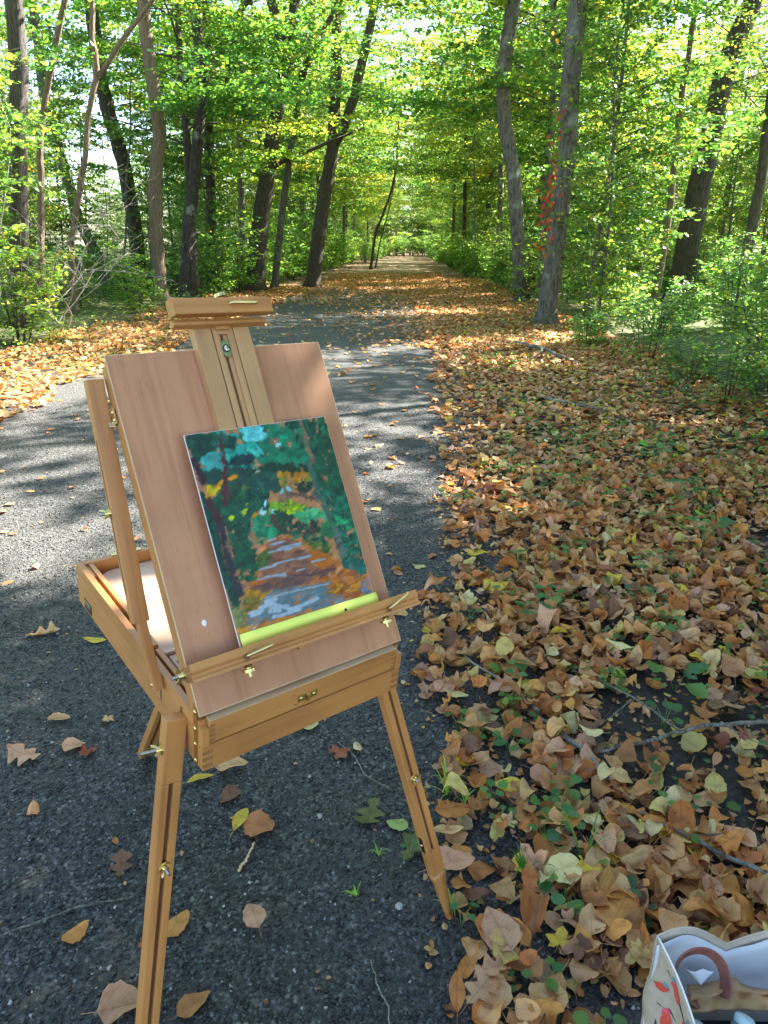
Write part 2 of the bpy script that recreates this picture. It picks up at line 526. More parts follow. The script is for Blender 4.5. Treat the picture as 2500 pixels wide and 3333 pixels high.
# loose crushed stone lying on the path near the camera
def stones():
    n = 80000
    y = 0.75 + 6.5 * rng.random(n * 2) ** 2.1
    x = rng.uniform(-3.4, 0.95, n * 2)
    keep = (np.abs(x) < 0.56 * y + 0.25) & (x < edge_r(y) + 0.5 * rng.random(n * 2)) & (x > -3.3)
    x, y = x[keep][:n], y[keep][:n]
    n = len(x)
    cube = np.array([[-1, -1, -1], [1, -1, -1], [1, 1, -1], [-1, 1, -1], [-.7, -.8, 1], [.8, -.6, 1], [.6, .8, 1], [-.8, .6, 1]], float) * 0.5
    fq = np.array([[0, 3, 2, 1], [4, 5, 6, 7], [0, 1, 5, 4], [1, 2, 6, 5], [2, 3, 7, 6], [3, 0, 4, 7]])
    P = cube[None] * (1 + 0.35 * rng.normal(size=(n, 8, 3)).clip(-1.2, 1.2))
    s = rng.lognormal(-5.38, 0.34, n)[:, None] * np.stack([np.ones(n), rng.uniform(.55, 1, n), rng.uniform(.35, .8, n)], 1)
    P = P * s[:, None]
    q = rng.normal(size=(n, 4)); q /= np.linalg.norm(q, axis=1, keepdims=True)
    w, a, b, c = q.T
    Rm = np.stack([1 - 2 * (b * b + c * c), 2 * (a * b - w * c), 2 * (a * c + w * b), 2 * (a * b + w * c), 1 - 2 * (a * a + c * c), 2 * (b * c - w * a), 2 * (a * c - w * b), 2 * (b * c + w * a), 1 - 2 * (a * a + b * b)], 1).reshape(n, 3, 3)
    P = np.einsum('nij,nkj->nki', Rm, P)
    P[..., 0] += x[:, None]; P[..., 1] += y[:, None]; P[..., 2] += (gh(x, y) + 0.006)[:, None]
    v = rng.random(n)
    c = np.where(v[:, None] < 0.965, (0.015 + 0.08 * rng.random((n, 1)) ** 1.9) * np.array([1.1, 1.03, .92]), rng.uniform(.15, .42, (n, 1)) * np.array([1, .97, .9]))
    lc = np.repeat(c, 8, 0)
    Fa = (fq[None] + (np.arange(n) * 8)[:, None, None]).reshape(-1, 4)
    return np_mesh('gravel', P.reshape(-1, 3), [Fa], {'lc': ('FLOAT_COLOR', lc)})


o = link('gravel', stones(), mat=M_['stone'])
props(o, 'loose black crushed stone on the path around the easel', 'gravel', kind='stuff')

# ------------------------------------------------------------------ leaf shapes
def shape_template(kind, nu=9):
    """leaf blade: (u,w) grid, u along the midrib -.5...5, w across; returns verts2d, quads"""
    u = np.linspace(0, 1, nu)
    if kind == 'ovate':      w = 0.36 * np.sin(np.pi * u ** 0.75) ** 0.85
    elif kind == 'oval':     w = 0.33 * np.sin(np.pi * u) ** 0.6
    elif kind == 'round':    w = 0.44 * np.sin(np.pi * u ** 0.8) ** 0.55
    elif kind == 'slim':     w = 0.2 * np.sin(np.pi * u ** 0.9) ** 0.9
    elif kind == 'oak':
        w = 0.40 * np.sin(np.pi * u ** 1.1) ** 0.6 * (0.66 + 0.34 * np.cos(u * 2 * np.pi * 2.9 - 0.9))
    w = np.maximum(w, 0.004)
    if kind in ('ovate', 'oval', 'round'):
        w = w * (1 + 0.05 * np.where(np.arange(nu) % 2 == 0, 1, -1))
    w[0] = 0.012; w[-1] = 0.004
    V = []
    for a, b in zip(u, w):
        sk = 0.09 if kind == 'oak' else 0.03
        V += [(a - .5 + sk, b), (a - .5 + sk / 3, b * .5), (a - .5, 0), (a - .5 + sk / 3, -b * .5), (a - .5 + sk, -b)]
    # stalk
    k = len(V)
    V += [(-.5, .006), (-.5, -.006), (-.78, .006), (-.78, -.006)]
    Q = []
    for i in range(nu - 1):
        for j in range(4):
            Q.append([i * 5 + j + 1, i * 5 + j, (i + 1) * 5 + j, (i + 1) * 5 + j + 1])
    Q.append([k, k + 1, k + 3, k + 2])
    return np.array(V), np.array(Q)


def maple_template(spiky=1.0):
    """five-lobed blade as rings round the leaf base"""
    ang = np.radians([-150, -128, -100, -78, -55, -38, -20, 0, 20, 38, 55, 78, 100, 128, 150])
    rad = np.array([.2, .36, .26, .5, .44, .30, .52, .62, .52, .30, .44, .5, .26, .36, .2])
    rad = rad.copy(); rad[1::2] *= spiky
    V = [(-.12, 0)]
    for a, r in zip(ang, rad * 0.55): V.append((-.12 + r * math.cos(a), r * math.sin(a)))
    for a, r in zip(ang, rad): V.append((-.12 + r * math.cos(a), r * math.sin(a)))
    n = len(ang)
    T = [[0, i, i + 1] for i in range(1, n)]
    Q = [[i, n + i, n + i + 1, i + 1] for i in range(1, n)]
    k = len(V)
    V += [(-.12, .006), (-.12, -.006), (-.6, .006), (-.6, -.006)]
    Q.append([k, k + 1, k + 3, k + 2])
    return np.array(V), np.array(Q), np.array(T)


TEMPL = {}
for k in ('ovate', 'oval', 'round', 'slim', 'oak'):
    v_, q_ = shape_template(k, 17 if k == 'oak' else 10)
    TEMPL[k] = (v_, q_, np.zeros((0, 3), int))
TEMPL['maple'] = maple_template()
lowV = np.array([(-.5, 0), (-.2, .36), (.22, .27), (.5, 0), (.22, -.27), (-.2, -.36)])
TEMPL['low'] = (lowV, np.array([[0, 3, 2, 1], [0, 5, 4, 3]]), np.zeros((0, 3), int))
star = []
for a, r in zip(np.radians([180, 118, 92, 48, 22, 0, -22, -48, -92, -118]), [.22, .38, .2, .5, .26, .6, .26, .5, .2, .38]): star.append((r * math.cos(a) - .08, r * math.sin(a)))
TEMPL['star'] = (np.array([(-.08, 0)] + star), np.zeros((0, 4), int), np.array([[0, i, i % 10 + 1] for i in range(1, 11)]))


def rot_mats(yaw, tilt, tdir):
    """leaf frames: yaw about z then tilt about a horizontal axis tdir"""
    n = len(yaw)
    c, s = np.cos(yaw), np.sin(yaw)
    Z = np.zeros(n); O = np.ones(n)
    Rz = np.stack([c, -s, Z, s, c, Z, Z, Z, O], 1).reshape(n, 3, 3)
    ax = np.stack([np.cos(tdir), np.sin(tdir), Z], 1)
    K = np.stack([Z, -ax[:, 2], ax[:, 1], ax[:, 2], Z, -ax[:, 0], -ax[:, 1], ax[:, 0], Z], 1).reshape(n, 3, 3)
    I = np.eye(3)[None]
    Rt = I + np.sin(tilt)[:, None, None] * K + (1 - np.cos(tilt))[:, None, None] * (K @ K)
    return Rt @ Rz


def leaf_points(templ, n, size, curl=0.3, r=rng, wid=None):
    """local bent blades (n,K,3)"""
    t = TEMPL[templ][0]
    K = len(t)
    u = np.repeat(t[None, :, 0], n, 0); w = np.repeat(t[None, :, 1], n, 0)
    if wid is not None: w = w * wid[:, None]
    c1 = r.normal(0, curl, n)[:, None] + curl * 0.5; c2 = np.abs(r.normal(0, curl * 2.4, n))[:, None] * np.sign(r.random(n) - .3)[:, None]
    tw = r.normal(0, curl * 1.4, n)[:, None]
    z = c1 * u * u + c2 * w * w + tw * u * w + 0.25 * curl * np.abs(w) * r.normal(0, 1, (n, 1))
    ph = r.uniform(0, 6.28, (n, 1)); fq = r.uniform(6, 11, (n, 1))
    z = z + curl * 0.10 * np.sin(fq * u + ph) * (np.abs(w) * 3)
    u2 = u * (1 - 0.35 * np.minimum(np.abs(c1) * np.abs(u), .6)); w2 = w * (1 - 0.5 * np.minimum(np.abs(c2) * np.abs(w), .6))
    return np.stack([u2, w2, z], -1) * size[:, None, None]


def leaf_mesh(name, parts):
    """parts: list of (templ, P(n,K,3) world/local points, colour (n,3))"""
    V = []; Q = []; T = []; C = []; U = []; off = 0
    for templ, P, colr in parts:
        if len(P) == 0: continue
        t, q, tr = TEMPL[templ]
        n, K = P.shape[:2]
        V.append(P.reshape(-1, 3)); C.append(np.repeat(colr, K, 0)); U.append(np.tile(np.concatenate([t, np.zeros((K, 1))], 1), (n, 1)))
        b = off + (np.arange(n) * K)[:, None, None]
        if len(q): Q.append((q[None] + b).reshape(-1, 4))
        if len(tr): T.append((tr[None] + b).reshape(-1, 3))
        off += n * K
    F = []
    if Q: F.append(np.concatenate(Q))
    if T: F.append(np.concatenate(T))
    return np_mesh(name, np.concatenate(V), F, {'lc': ('FLOAT_COLOR', np.concatenate(C)), 'luv': ('FLOAT_VECTOR', np.concatenate(U))}, smooth=True)


LIT = np.array([[.57, .29, .12], [.62, .37, .17], [.52, .20, .055], [.58, .26, .07], [.56, .31, .18], [.43, .19, .07], [.60, .45, .15], [.66, .46, .06], [.62, .50, .24], [.20, .10, .055], [.33, .10, .05]])
LITP = np.array([.19, .15, .15, .13, .11, .09, .05, .035, .045, .06, .015]); LITP = LITP / LITP.sum()
LITN = ['tan', 'pale buff', 'rust brown', 'amber brown', 'pinkish tan', 'brown', 'dull yellow', 'golden yellow', 'cream yellow', 'dark brown', 'dull red']


# ------------------------------------------------------------------ foliage generators
def green_cols(r, n, yellow=0.12, warm=0.02):
    base = np.array([[.06, .14, .04], [.085, .175, .045], [.12, .205, .045], [.05, .12, .05]])
    c = base[r.integers(0, 4, n)] * r.uniform(.8, 1.25, (n, 1))
    y = r.random(n) < yellow
    c[y] = np.array([.21, .25, .05]) * r.uniform(.8, 1.3, (y.sum(), 1))
    o_ = r.random(n) < warm
    c[o_] = np.array([.42, .24, .05])
    return c


def spray_leaves(r, base, direc, length, leaf, geo, drop=0.25, tw_n=9, step=1.0):
    """one leafy branch: returns leaf positions, yaws; adds wood to geo"""
    n = 6
    d = np.array(direc, float); d /= np.linalg.norm(d)
    pts = [np.array(base, float)]
    for i in range(n):
        d = d + np.array([r.normal(0, .13), r.normal(0, .13), -drop / n + r.normal(0, .05)])
        d /= np.linalg.norm(d)
        pts.append(pts[-1] + d * length / n)
    pts = np.array(pts)
    geo.tube(pts, np.linspace(0.008 * length ** .8, 0.002, n + 1), 4)
    Ps = []; Ya = []
    for k in range(tw_n):
        t = r.uniform(.15, 1.0)
        i = min(int(t * n), n - 1)
        p0 = pts[i] + (pts[i + 1] - pts[i]) * (t * n - i)
        dd = pts[i + 1] - pts[i]
        side = (1 if k % 2 else -1) * r.uniform(.5, 1.25)
        yaw = math.atan2(dd[1], dd[0]) + side
        tl = length * r.uniform(.22, .5) * (1.15 - t * .6)
        e = p0 + np.array([math.cos(yaw) * tl, math.sin(yaw) * tl, -.12 * tl + r.normal(0, .05)])
        geo.tube([p0, (p0 + e) / 2 + np.array([0, 0, .02]), e], [.0028, .002, .001], 3)
        m = max(3, int(tl / (leaf * .42) * step))
        tt = np.linspace(.12, 1.05, m)
        s = np.where(np.arange(m) % 2, 1, -1)
        yl = yaw + s * r.uniform(.5, 1.2, m)
        pos = p0 + (e - p0) * tt[:, None] + np.stack([np.cos(yl), np.sin(yl), np.zeros(m)], 1) * leaf * .55
        pos[:, 2] += r.normal(0, leaf * .25, m) - leaf * .1
        Ps.append(pos); Ya.append(yl)
    return np.concatenate(Ps), np.concatenate(Ya)


def crown_mesh(name, seed, zlo, zhi, radf, nbr, leaf=.095, templ='low', yellow=.12, warm=.02, lean=None, step=1.0, tw_n=9, upd=.35):
    r = np.random.default_rng(seed)
    geo = Geo(); parts = []
    for b in range(nbr):
        h = zlo + (zhi - zlo) * (b + r.random()) / nbr
        a = r.uniform(0, 6.283)
        L_ = radf(h) * r.uniform(.55, 1.05)
        c0 = lean(h) if lean else np.array([0, 0, h])
        P, yw = spray_leaves(r, c0, (math.cos(a), math.sin(a), upd * r.uniform(.3, 1.4)), L_, leaf, geo, tw_n=tw_n, step=step)
        n = len(P)
        sz = leaf * r.uniform(.5, 1.3, n)
        pts = leaf_points(templ, n, sz, .25, r)
        Rm = rot_mats(yw, np.abs(r.normal(0, .7, n)), r.uniform(0, 6.283, n))
        pts = np.einsum('nij,nkj->nki', Rm, pts) + P[:, None]
        tint = r.uniform(.8, 1.2) * np.array([r.uniform(.9, 1.15), 1, r.uniform(.8, 1.1)])
        parts.append((templ, pts, green_cols(r, n, yellow * r.uniform(0, 2.4), warm) * tint))
    return leaf_mesh(name, parts), geo.mesh(name + '_wood')


def make_tree(name, seed, height, r0, zlo, zhi, radf, nbr, barkm, lean=0.04, **kw):
    """prototype tree: Empty > trunk, branches, crown"""
    r = np.random.default_rng(seed + 500)
    ln = np.array([r.normal(0, lean), r.normal(0, lean)])
    ph = r.uniform(0, 6, 2)
    def cl(h):
        t = h / height
        return np.array([ln[0] * h + .12 * math.sin(h * .9 + ph[0]) * t, ln[1] * h + .12 * math.sin(h * .8 + ph[1]) * t, h])
    root = empty(name)
    hs_ = np.linspace(-.1, height, 14)
    g_ = Geo(); g_.tube([cl(h) for h in hs_], [r0 * (1.25 if h < .1 else 1) * (1 - .75 * max(h, 0) / height) + .004 for h in hs_], 9, .12, seed)
    link('trunk', g_.mesh('trunk'), root, M_[barkm])
    cm, bm_ = crown_mesh(name + '_crown', seed, zlo, zhi, radf, nbr, lean=cl, **kw)
    link('branches', bm_, root, M_['branchlet'])
    link('crown', cm, root, M_['leaf'])
    return root


used = {}
MARKS = []       # named trees and clearings used in the labels: (x, y, words)


def whereabouts(x, y):
    best = min(MARKS, key=lambda m: math.hypot(m[0] - x, (m[1] - y) * .6))
    dx, dy = x - best[0], y - best[1]
    near_ = math.hypot(dx, dy)
    side_ = ('left of ' if dx < 0 else 'right of ') if abs(dx) > abs(dy) * .5 else ('in front of ' if dy < 0 else 'behind ')
    return ('close ' if near_ < 2.2 else 'some way ' if near_ < 6 else 'far ') + side_ + best[2]


KIND_WORDS = {'sapling': ['leafy %s sapling', 'bushy %s sapling', 'airy %s sapling'], 'tree': ['tall leafy tree', 'leaning leafy tree', 'yellowish leafy tree'], 'shrub': ['low %s shrub', 'upright %s shrub', 'tiny %s shrub', 'loose %s shrub']}


def place(proto, x, y, rz, s, label, cat, group):
    first = proto.name not in used
    used[proto.name] = 1
    o = proto if first else copy_tree(proto)
    o.location = (x, y, float(gh(x, y)) - .03)
    o.rotation_euler = (0, 0, rz)
    o.scale = (s, s, s)
    if group and ('saplings l' in group or 'saplings r' in group or 'tall trees' in group or 'undergrowth' in group) and 'far' not in group:
        h_ = 'small' if s < .78 else 'tall' if s > 1.02 else 'middling'
        k_ = KIND_WORDS[cat][(SAP.index(proto) if proto in SAP else BIG.index(proto) if proto in BIG else SHR.index(proto)) % len(KIND_WORDS[cat])]
        label = (k_ % h_ if '%s' in k_ else k_) + ' ' + whereabouts(x, y)
    props(o, label, cat, group)
    return o


def bell(lo, hi, R, bias=.35):
    return lambda h: R * (0.35 + 0.65 * max(0.0, math.sin(math.pi * min(1, max(0, (h - lo) / (hi - lo))) ** bias * .98)))


# prototypes
SAP = [make_tree('maple_sapling', 21, 7.5, .035, .4, 7.4, bell(.0, 7.8, 2.1, .6), 60, 'bark_grey', leaf=.115, templ='star', yellow=.10, tw_n=15, upd=.6),
       make_tree('maple_sapling', 22, 6.0, .03, .3, 5.9, bell(-.2, 6.4, 1.9, .6), 52, 'bark_grey', leaf=.11, templ='star', yellow=.22, warm=.03, tw_n=15, upd=.6),
       make_tree('beech_sapling', 23, 8.5, .045, .6, 8.4, bell(.0, 9.0, 2.4, .6), 66, 'bark_grey', leaf=.10, templ='low', yellow=.10, tw_n=17, upd=.5)]
low_heavy = lambda lo, hi, R: (lambda h: R * (1.0 if h < lo + .55 * (hi - lo) else max(.3, 1 - 1.5 * (h - lo - .55 * (hi - lo)) / (hi - lo))))
BIG = [make_tree('maple_tree', 31, 13, .17, 2.0, 12.0, low_heavy(2.0, 12, 4.2), 52, 'bark_dark', leaf=.15, templ='low', yellow=.16, tw_n=24, step=.85, upd=.45),
       make_tree('ash_tree', 32, 13, .14, 2.6, 12.5, low_heavy(2.6, 12.5, 3.8), 48, 'bark_mauve', leaf=.145, templ='low', yellow=.12, tw_n=24, step=.85, upd=.45),
       make_tree('maple_tree', 33, 12, .12, 1.0, 11, low_heavy(1.0, 11, 4.0), 54, 'bark_grey', leaf=.145, templ='low', yellow=.32, warm=.03, tw_n=24, step=.85, upd=.45)]
ARCH = [make_tree('arching_tree', 35, 13, .16, 3.6, 12, lambda h: 6.3 if h > 4.2 else 3.0, 34, 'bark_dark', leaf=.15, templ='low', yellow=.38, warm=.02, tw_n=36, step=.8, upd=.30),
        make_tree('arching_tree', 36, 13, .14, 4.0, 12, lambda h: 6.6 if h > 4.6 else 3.2, 32, 'bark_grey', leaf=.15, templ='low', yellow=.30, warm=.03, tw_n=36, step=.8, upd=.26)]
CAN = [make_tree('canopy_tree', 41, 12, .15, 5.0, 11.5, lambda h: 3.4, 20, 'bark_dark', leaf=.14, templ='low', yellow=.16, tw_n=30, step=.9, upd=.35),
       make_tree('canopy_tree', 42, 11, .12, 4.5, 10.5, lambda h: 2.8, 14, 'bark_grey', leaf=.14, templ='low', yellow=.2, tw_n=30, step=.9, upd=.35)]
SHR = []
for k, (hh, rr, yl, lf, tp) in enumerate([(1.0, .6, .06, .075, 'low'), (1.5, .8, .10, .09, 'star'), (.65, .5, .04, .07, 'low'), (1.9, .8, .16, .09, 'low')]):
    r = np.random.default_rng(60 + k)
    root = empty('shrub')
    geo = Geo(); parts = []; wood_ = Geo()
    for s_ in range(11):
        a = r.uniform(0, 6.283); sp = r.uniform(.1, .75) * rr
        base = np.array([math.cos(a) * sp * .3, math.sin(a) * sp * .3, 0.0])
        top = np.array([math.cos(a) * sp, math.sin(a) * sp, hh * r.uniform(.6, 1.0)])
        wood_.tube([base, base * .4 + top * .6 + np.array([0, 0, .05]), top], [.008, .006, .003], 4)
        for b in range(5):
            t = r.uniform(.12, 1.0)
            P, yw = spray_leaves(r, base + (top - base) * t, (math.cos(a + r.normal(0, 1)), math.sin(a + r.normal(0, 1)), .3), rr * .55, lf, wood_, tw_n=7)
            n = len(P)
            pts = np.einsum('nij,nkj->nki', rot_mats(yw, np.abs(r.normal(0, .5, n)), r.uniform(0, 6.28, n)), leaf_points(tp, n, lf * r.uniform(.7, 1.2, n), .25, r)) + P[:, None]
            parts.append((tp, pts, green_cols(r, n, yl * 1.6, .01) * r.uniform(1.1, 1.6)))
    link('stems', wood_.mesh('stems'), root, M_['branchlet'])
    link('foliage', leaf_mesh('foliage', parts), root, M_['leaf'])
    SHR.append(root)

# ------------------------------------------------------------------ trees one can tell apart, traced trunks
def px4(*pts): return [(x / 1.3272, y / 1.3272) for x, y in pts]
def px5(*pts): return [(x / 1.3272 + 1250, y / 1.3272) for x, y in pts]


SHORT = {1: 'the thick furrowed trunk', 2: 'the slender bent stem', 3: 'the twisted stem', 4: 'the dark leaning trunk', 5: 'the dark broad trunk', 6: 'the shaggy tan trunk', 7: 'the lichen patched trunk', 8: 'the narrow dark trunk', 9: 'the massive oak', 10: 'the grey pole tree', 11: 'the forked verge tree',
         12: 'the mottled bent trunk', 13: 'the pale creeper trunk', 14: 'the slim straight sapling', 15: 'the ridged right trunk', 16: 'the farthest right trunk', 17: 'the far leaning stem', 18: 'the far double stem', 19: 'the far dark trunk', 20: 'the blotched pole', 24: 'the short far trunk'}


def real_tree(name, label, cat, depth, line, w0, w1, barkm, forks=(), crown=None, seed=0, group=None, bump=.09):
    """line: trunk in the photograph's pixels from base to top, stood up at its own distance"""
    P = [at(x, y, depth) for x, y in line]
    base = Vector((P[0].x, depth, float(gh(P[0].x, depth)) - .05))
    sc = depth / (FPX * math.cos(PITCH)) / 1.3272
    r = np.random.default_rng(seed)
    # carry on above the frame
    d = (P[-1] - P[-2]).normalized()
    pts = [base] + P[1:]
    ext = max(2.0, 11 + r.uniform(-1, 3) - P[-1].z)
    pts.append(P[-1] + Vector((d.x * .6, r.normal(0, .02), 1)) * ext)
    Q = smooth_line([p_ - base for p_ in pts], 46)
    Q[1:-1, 1] += np.cumsum(r.normal(0, .012, 44))
    Q[1:-1, 0] += r.normal(0, .008, 44)
    hh = Q[:, 2]
    vis = max(P[-1].z, .5)
    rad = np.interp(hh, [0, .12, .35, vis, Q[-1, 2] + .01], [w0 * .85 * sc, w0 * .62 * sc, w0 * .5 * sc, w1 * .5 * sc, w1 * .18 * sc])
    root = empty(name, base, label, cat, group)
    MARKS.append((base.x, base.y, SHORT[seed]))
    g_ = Geo(); g_.tube(Q, rad, 22, bump, seed)
    link('trunk', g_.mesh('trunk'), root, M_[barkm])
    for k, (fl, fw0, fw1) in enumerate(forks):
        FP = [at(x, y, depth) - base for x, y in fl]
        dd = (FP[-1] - FP[-2]).normalized()
        FP.append(FP[-1] + Vector((dd.x, r.normal(0, .15), max(dd.z, .4))) * 2.5)
        g_ = Geo(); q_ = smooth_line(FP, 14); q_[2:, 1] += np.cumsum(r.normal(0, .04, 12))
        g_.tube(q_, np.interp(np.linspace(0, 1, 14), [0, .7, 1], [fw0 * .5 * sc, fw1 * .5 * sc, fw1 * .2 * sc]), 9, bump, seed + k)
        link('branch', g_.mesh('branch'), root, M_[barkm])
    if crown:
        zlo, zhi, R, nb, kw = crown
        cl = lambda h: np.array([np.interp(h, Q[:, 2], Q[:, 0]), np.interp(h, Q[:, 2], Q[:, 1]), h])
        cm, bm_ = crown_mesh('crown', seed + 900, zlo, zhi, lambda h: R, nb, lean=cl, **kw)
        link('branches', bm_, root, M_['branchlet'])
        link('crown', cm, root, M_['leaf'])
    return root


KW = dict(leaf=.11, templ='star', yellow=.16, tw_n=11, step=.8)
KL = dict(leaf=.12, templ='low', yellow=.15, tw_n=11, step=.8)
real_tree('ash_tree', 'thick furrowed grey trunk nearest the photo\'s left edge', 'tree', 14, px4((88, 1400), (80, 1000), (72, 640), (85, 300), (62, 0)), 72, 58, 'bark_mauve', crown=(5.0, 12, 3.0, 26, KL), seed=1)
real_tree('young_tree', 'slender bent brown stem just right of the thick furrowed trunk', 'tree', 15.5, px4((178, 1360), (176, 900), (170, 640), (185, 480), (240, 200), (285, 0)), 26, 20, 'bark_tan', crown=(4.5, 9, 1.6, 14, KL), seed=2)
real_tree('young_tree', 'twisted thin stem that kinks and arches right beside the slender bent stem', 'tree', 16.5,
          px4((322, 1340), (308, 1040), (345, 830), (385, 600), (375, 500), (430, 330), (400, 180), (398, 0)), 24, 18, 'bark_tan',
          forks=((px4((430, 330), (500, 220), (560, 120), (660, 10)), 18, 12),), seed=3)
real_tree('leaning_tree', 'dark leaning trunk behind the twisted thin stem', 'tree', 24, px4((480, 1270), (420, 1100), (350, 980), (280, 740), (200, 480), (140, 0)), 42, 30, 'bark_mauve', crown=(4, 12, 3, 24, KL), seed=4)
real_tree('maple_tree', 'dark broad trunk between the twisted stem and the tan ivy trunk', 'tree', 25, px4((610, 1260), (580, 950), (520, 650), (450, 420), (415, 200), (395, 0)), 56, 40, 'bark_dark', crown=(3.2, 12, 3.2, 30, KL), seed=5)
real_tree('hickory_tree', 'shaggy tan trunk with yellow vine leaves high up', 'tree', 21, px4((700, 1300), (672, 1000), (668, 800), (690, 580), (660, 380), (640, 240), (620, 90), (618, 0)), 50, 40, 'bark_tan', crown=(4.6, 11, 2.6, 20, KW), seed=6, bump=.14)
real_tree('birch_tree', 'black trunk with pale lichen patches leaning right of the tan trunk', 'tree', 23, px4((800, 1280), (815, 1000), (845, 720), (870, 480), (885, 300), (855, 120), (850, 0)), 50, 34, 'bark_patchy', crown=(3.4, 11, 2.8, 26, KW), seed=7)
real_tree('maple_tree', 'narrow dark trunk close behind the lichen patched trunk', 'tree', 27, px4((915, 1250), (912, 900), (900, 600), (900, 300), (890, 0)), 40, 26, 'bark_dark', crown=(3.0, 12, 2.8, 22, KL), seed=8)
real_tree('oak_tree', 'massive dark oak with a thick limb reaching left', 'tree', 26, px4((1105, 1240), (1120, 1000), (1150, 800), (1180, 560), (1215, 380), (1240, 260), (1270, 120), (1275, 0)), 68, 38, 'bark_dark',
          forks=((px4((1140, 560), (1060, 470), (985, 360), (930, 190), (985, 110)), 46, 22), (px4((1240, 270), (1205, 120), (1170, 0)), 40, 28), (px4((1175, 720), (1210, 695), (1240, 690)), 24, 10), (px4((1300, 340), (1345, 240), (1370, 190)), 26, 20)),
          crown=(4.2, 13, 3.4, 30, KW), seed=9)
real_tree('young_tree', 'grey leaning pole tree right of the massive oak', 'tree', 28, px4((1185, 1230), (1215, 950), (1255, 660), (1285, 480), (1335, 210)), 28, 22, 'bark_grey', crown=(4.2, 10, 2.2, 16, KL), seed=10)
real_tree('maple_tree', 'tall dark forked tree at the left verge of the path', 'tree', 29, px4((1350, 1235), (1372, 1050), (1400, 850), (1440, 640), (1445, 450), (1455, 200), (1455, 0)), 54, 34, 'bark_dark',
          forks=((px4((1445, 620), (1490, 560), (1530, 430), (1560, 280), (1600, 130), (1622, 0)), 40, 28),), crown=(5.5, 13, 3.4, 34, KW), seed=11)
real_tree('beech_tree', 'mottled grey trunk with a bend, left of the pale smooth trunk', 'tree', 21.5, px5((592, 1310), (580, 1050), (555, 720), (520, 500), (512, 380), (530, 200), (560, 0)), 50, 46, 'bark_grey', crown=(4.8, 11, 3.2, 30, dict(KW, yellow=.4)), seed=12)
real_tree('beech_tree', 'pale smooth grey trunk at the right verge with a red creeper', 'tree', 15.5, px5((698, 1390), (735, 1130), (760, 900), (795, 680), (803, 450), (822, 200), (845, 0)), 74, 62, 'bark_grey', crown=(5.3, 11, 3.2, 26, KW), seed=13, bump=.05)
real_tree('young_tree', 'slim straight grey brown sapling right of the pale smooth trunk', 'tree', 18, px5((1155, 1340), (1200, 1100), (1240, 850), (1262, 620), (1290, 400), (1340, 80), (1350, 0)), 28, 18, 'bark_tan', crown=(3.8, 8, 2.0, 16, KW), seed=14)
real_tree('oak_tree', 'broad dark ridged trunk among leaves near the right edge', 'tree', 20, px5((1268, 1330), (1310, 1050), (1350, 850), (1410, 600), (1450, 400), (1510, 200), (1600, 0)), 92, 62, 'bark_dark', crown=(4.4, 12, 3.2, 28, KW), seed=15)
real_tree('maple_tree', 'greyish trunk farthest right behind green leaves', 'tree', 19, px5((1540, 1380), (1560, 1150), (1600, 950), (1640, 720), (1680, 400), (1720, 0)), 42, 30, 'bark_mauve', crown=(4, 11, 3.0, 24, KW), seed=16)
real_tree('young_tree', 'thin dark stem leaning over the left verge far down the path', 'tree', 52, [(1207, 862), (1221, 760), (1250, 690), (1275, 620), (1291, 540), (1296, 440)], 11, 6, 'bark_dark', seed=17)
real_tree('young_tree', 'thin dark double of the leaning far stem just left of it', 'tree', 55, [(1222, 850), (1236, 790), (1262, 700), (1284, 600), (1290, 520)], 6, 4, 'bark_grey', seed=18)
real_tree('maple_tree', 'dark upright far trunk at the right side of the path', 'tree', 48, [(1510, 868), (1511, 800), (1512, 700), (1514, 560), (1514, 400)], 17, 12, 'bark_dark', crown=(4, 12, 3.2, 22, KL), seed=19)
real_tree('birch_tree', 'thin pale pole with white blotches beside the far dark trunk', 'tree', 38, [(1553, 885), (1547, 780), (1546, 700), (1544, 600), (1543, 480)], 8, 6, 'bark_grey', seed=20)
real_tree('maple_tree', 'short dark far trunk left of the dark upright far trunk', 'tree', 58, [(1472, 850), (1474, 780), (1478, 700), (1480, 600)], 13, 9, 'bark_dark', seed=24)

# ------------------------------------------------------------------ forest behind and around
def scatter(n, xr, yr, mind, r, ok):
    out = []; tries = 0
    while len(out) < n and tries < n * 60:
        tries += 1
        x, y = r.uniform(*xr), r.uniform(*yr)
        if not ok(x, y): continue
        if all((x - a) ** 2 + (y - b) ** 2 > mind * mind for a, b in out): out.append((x, y))
    return out


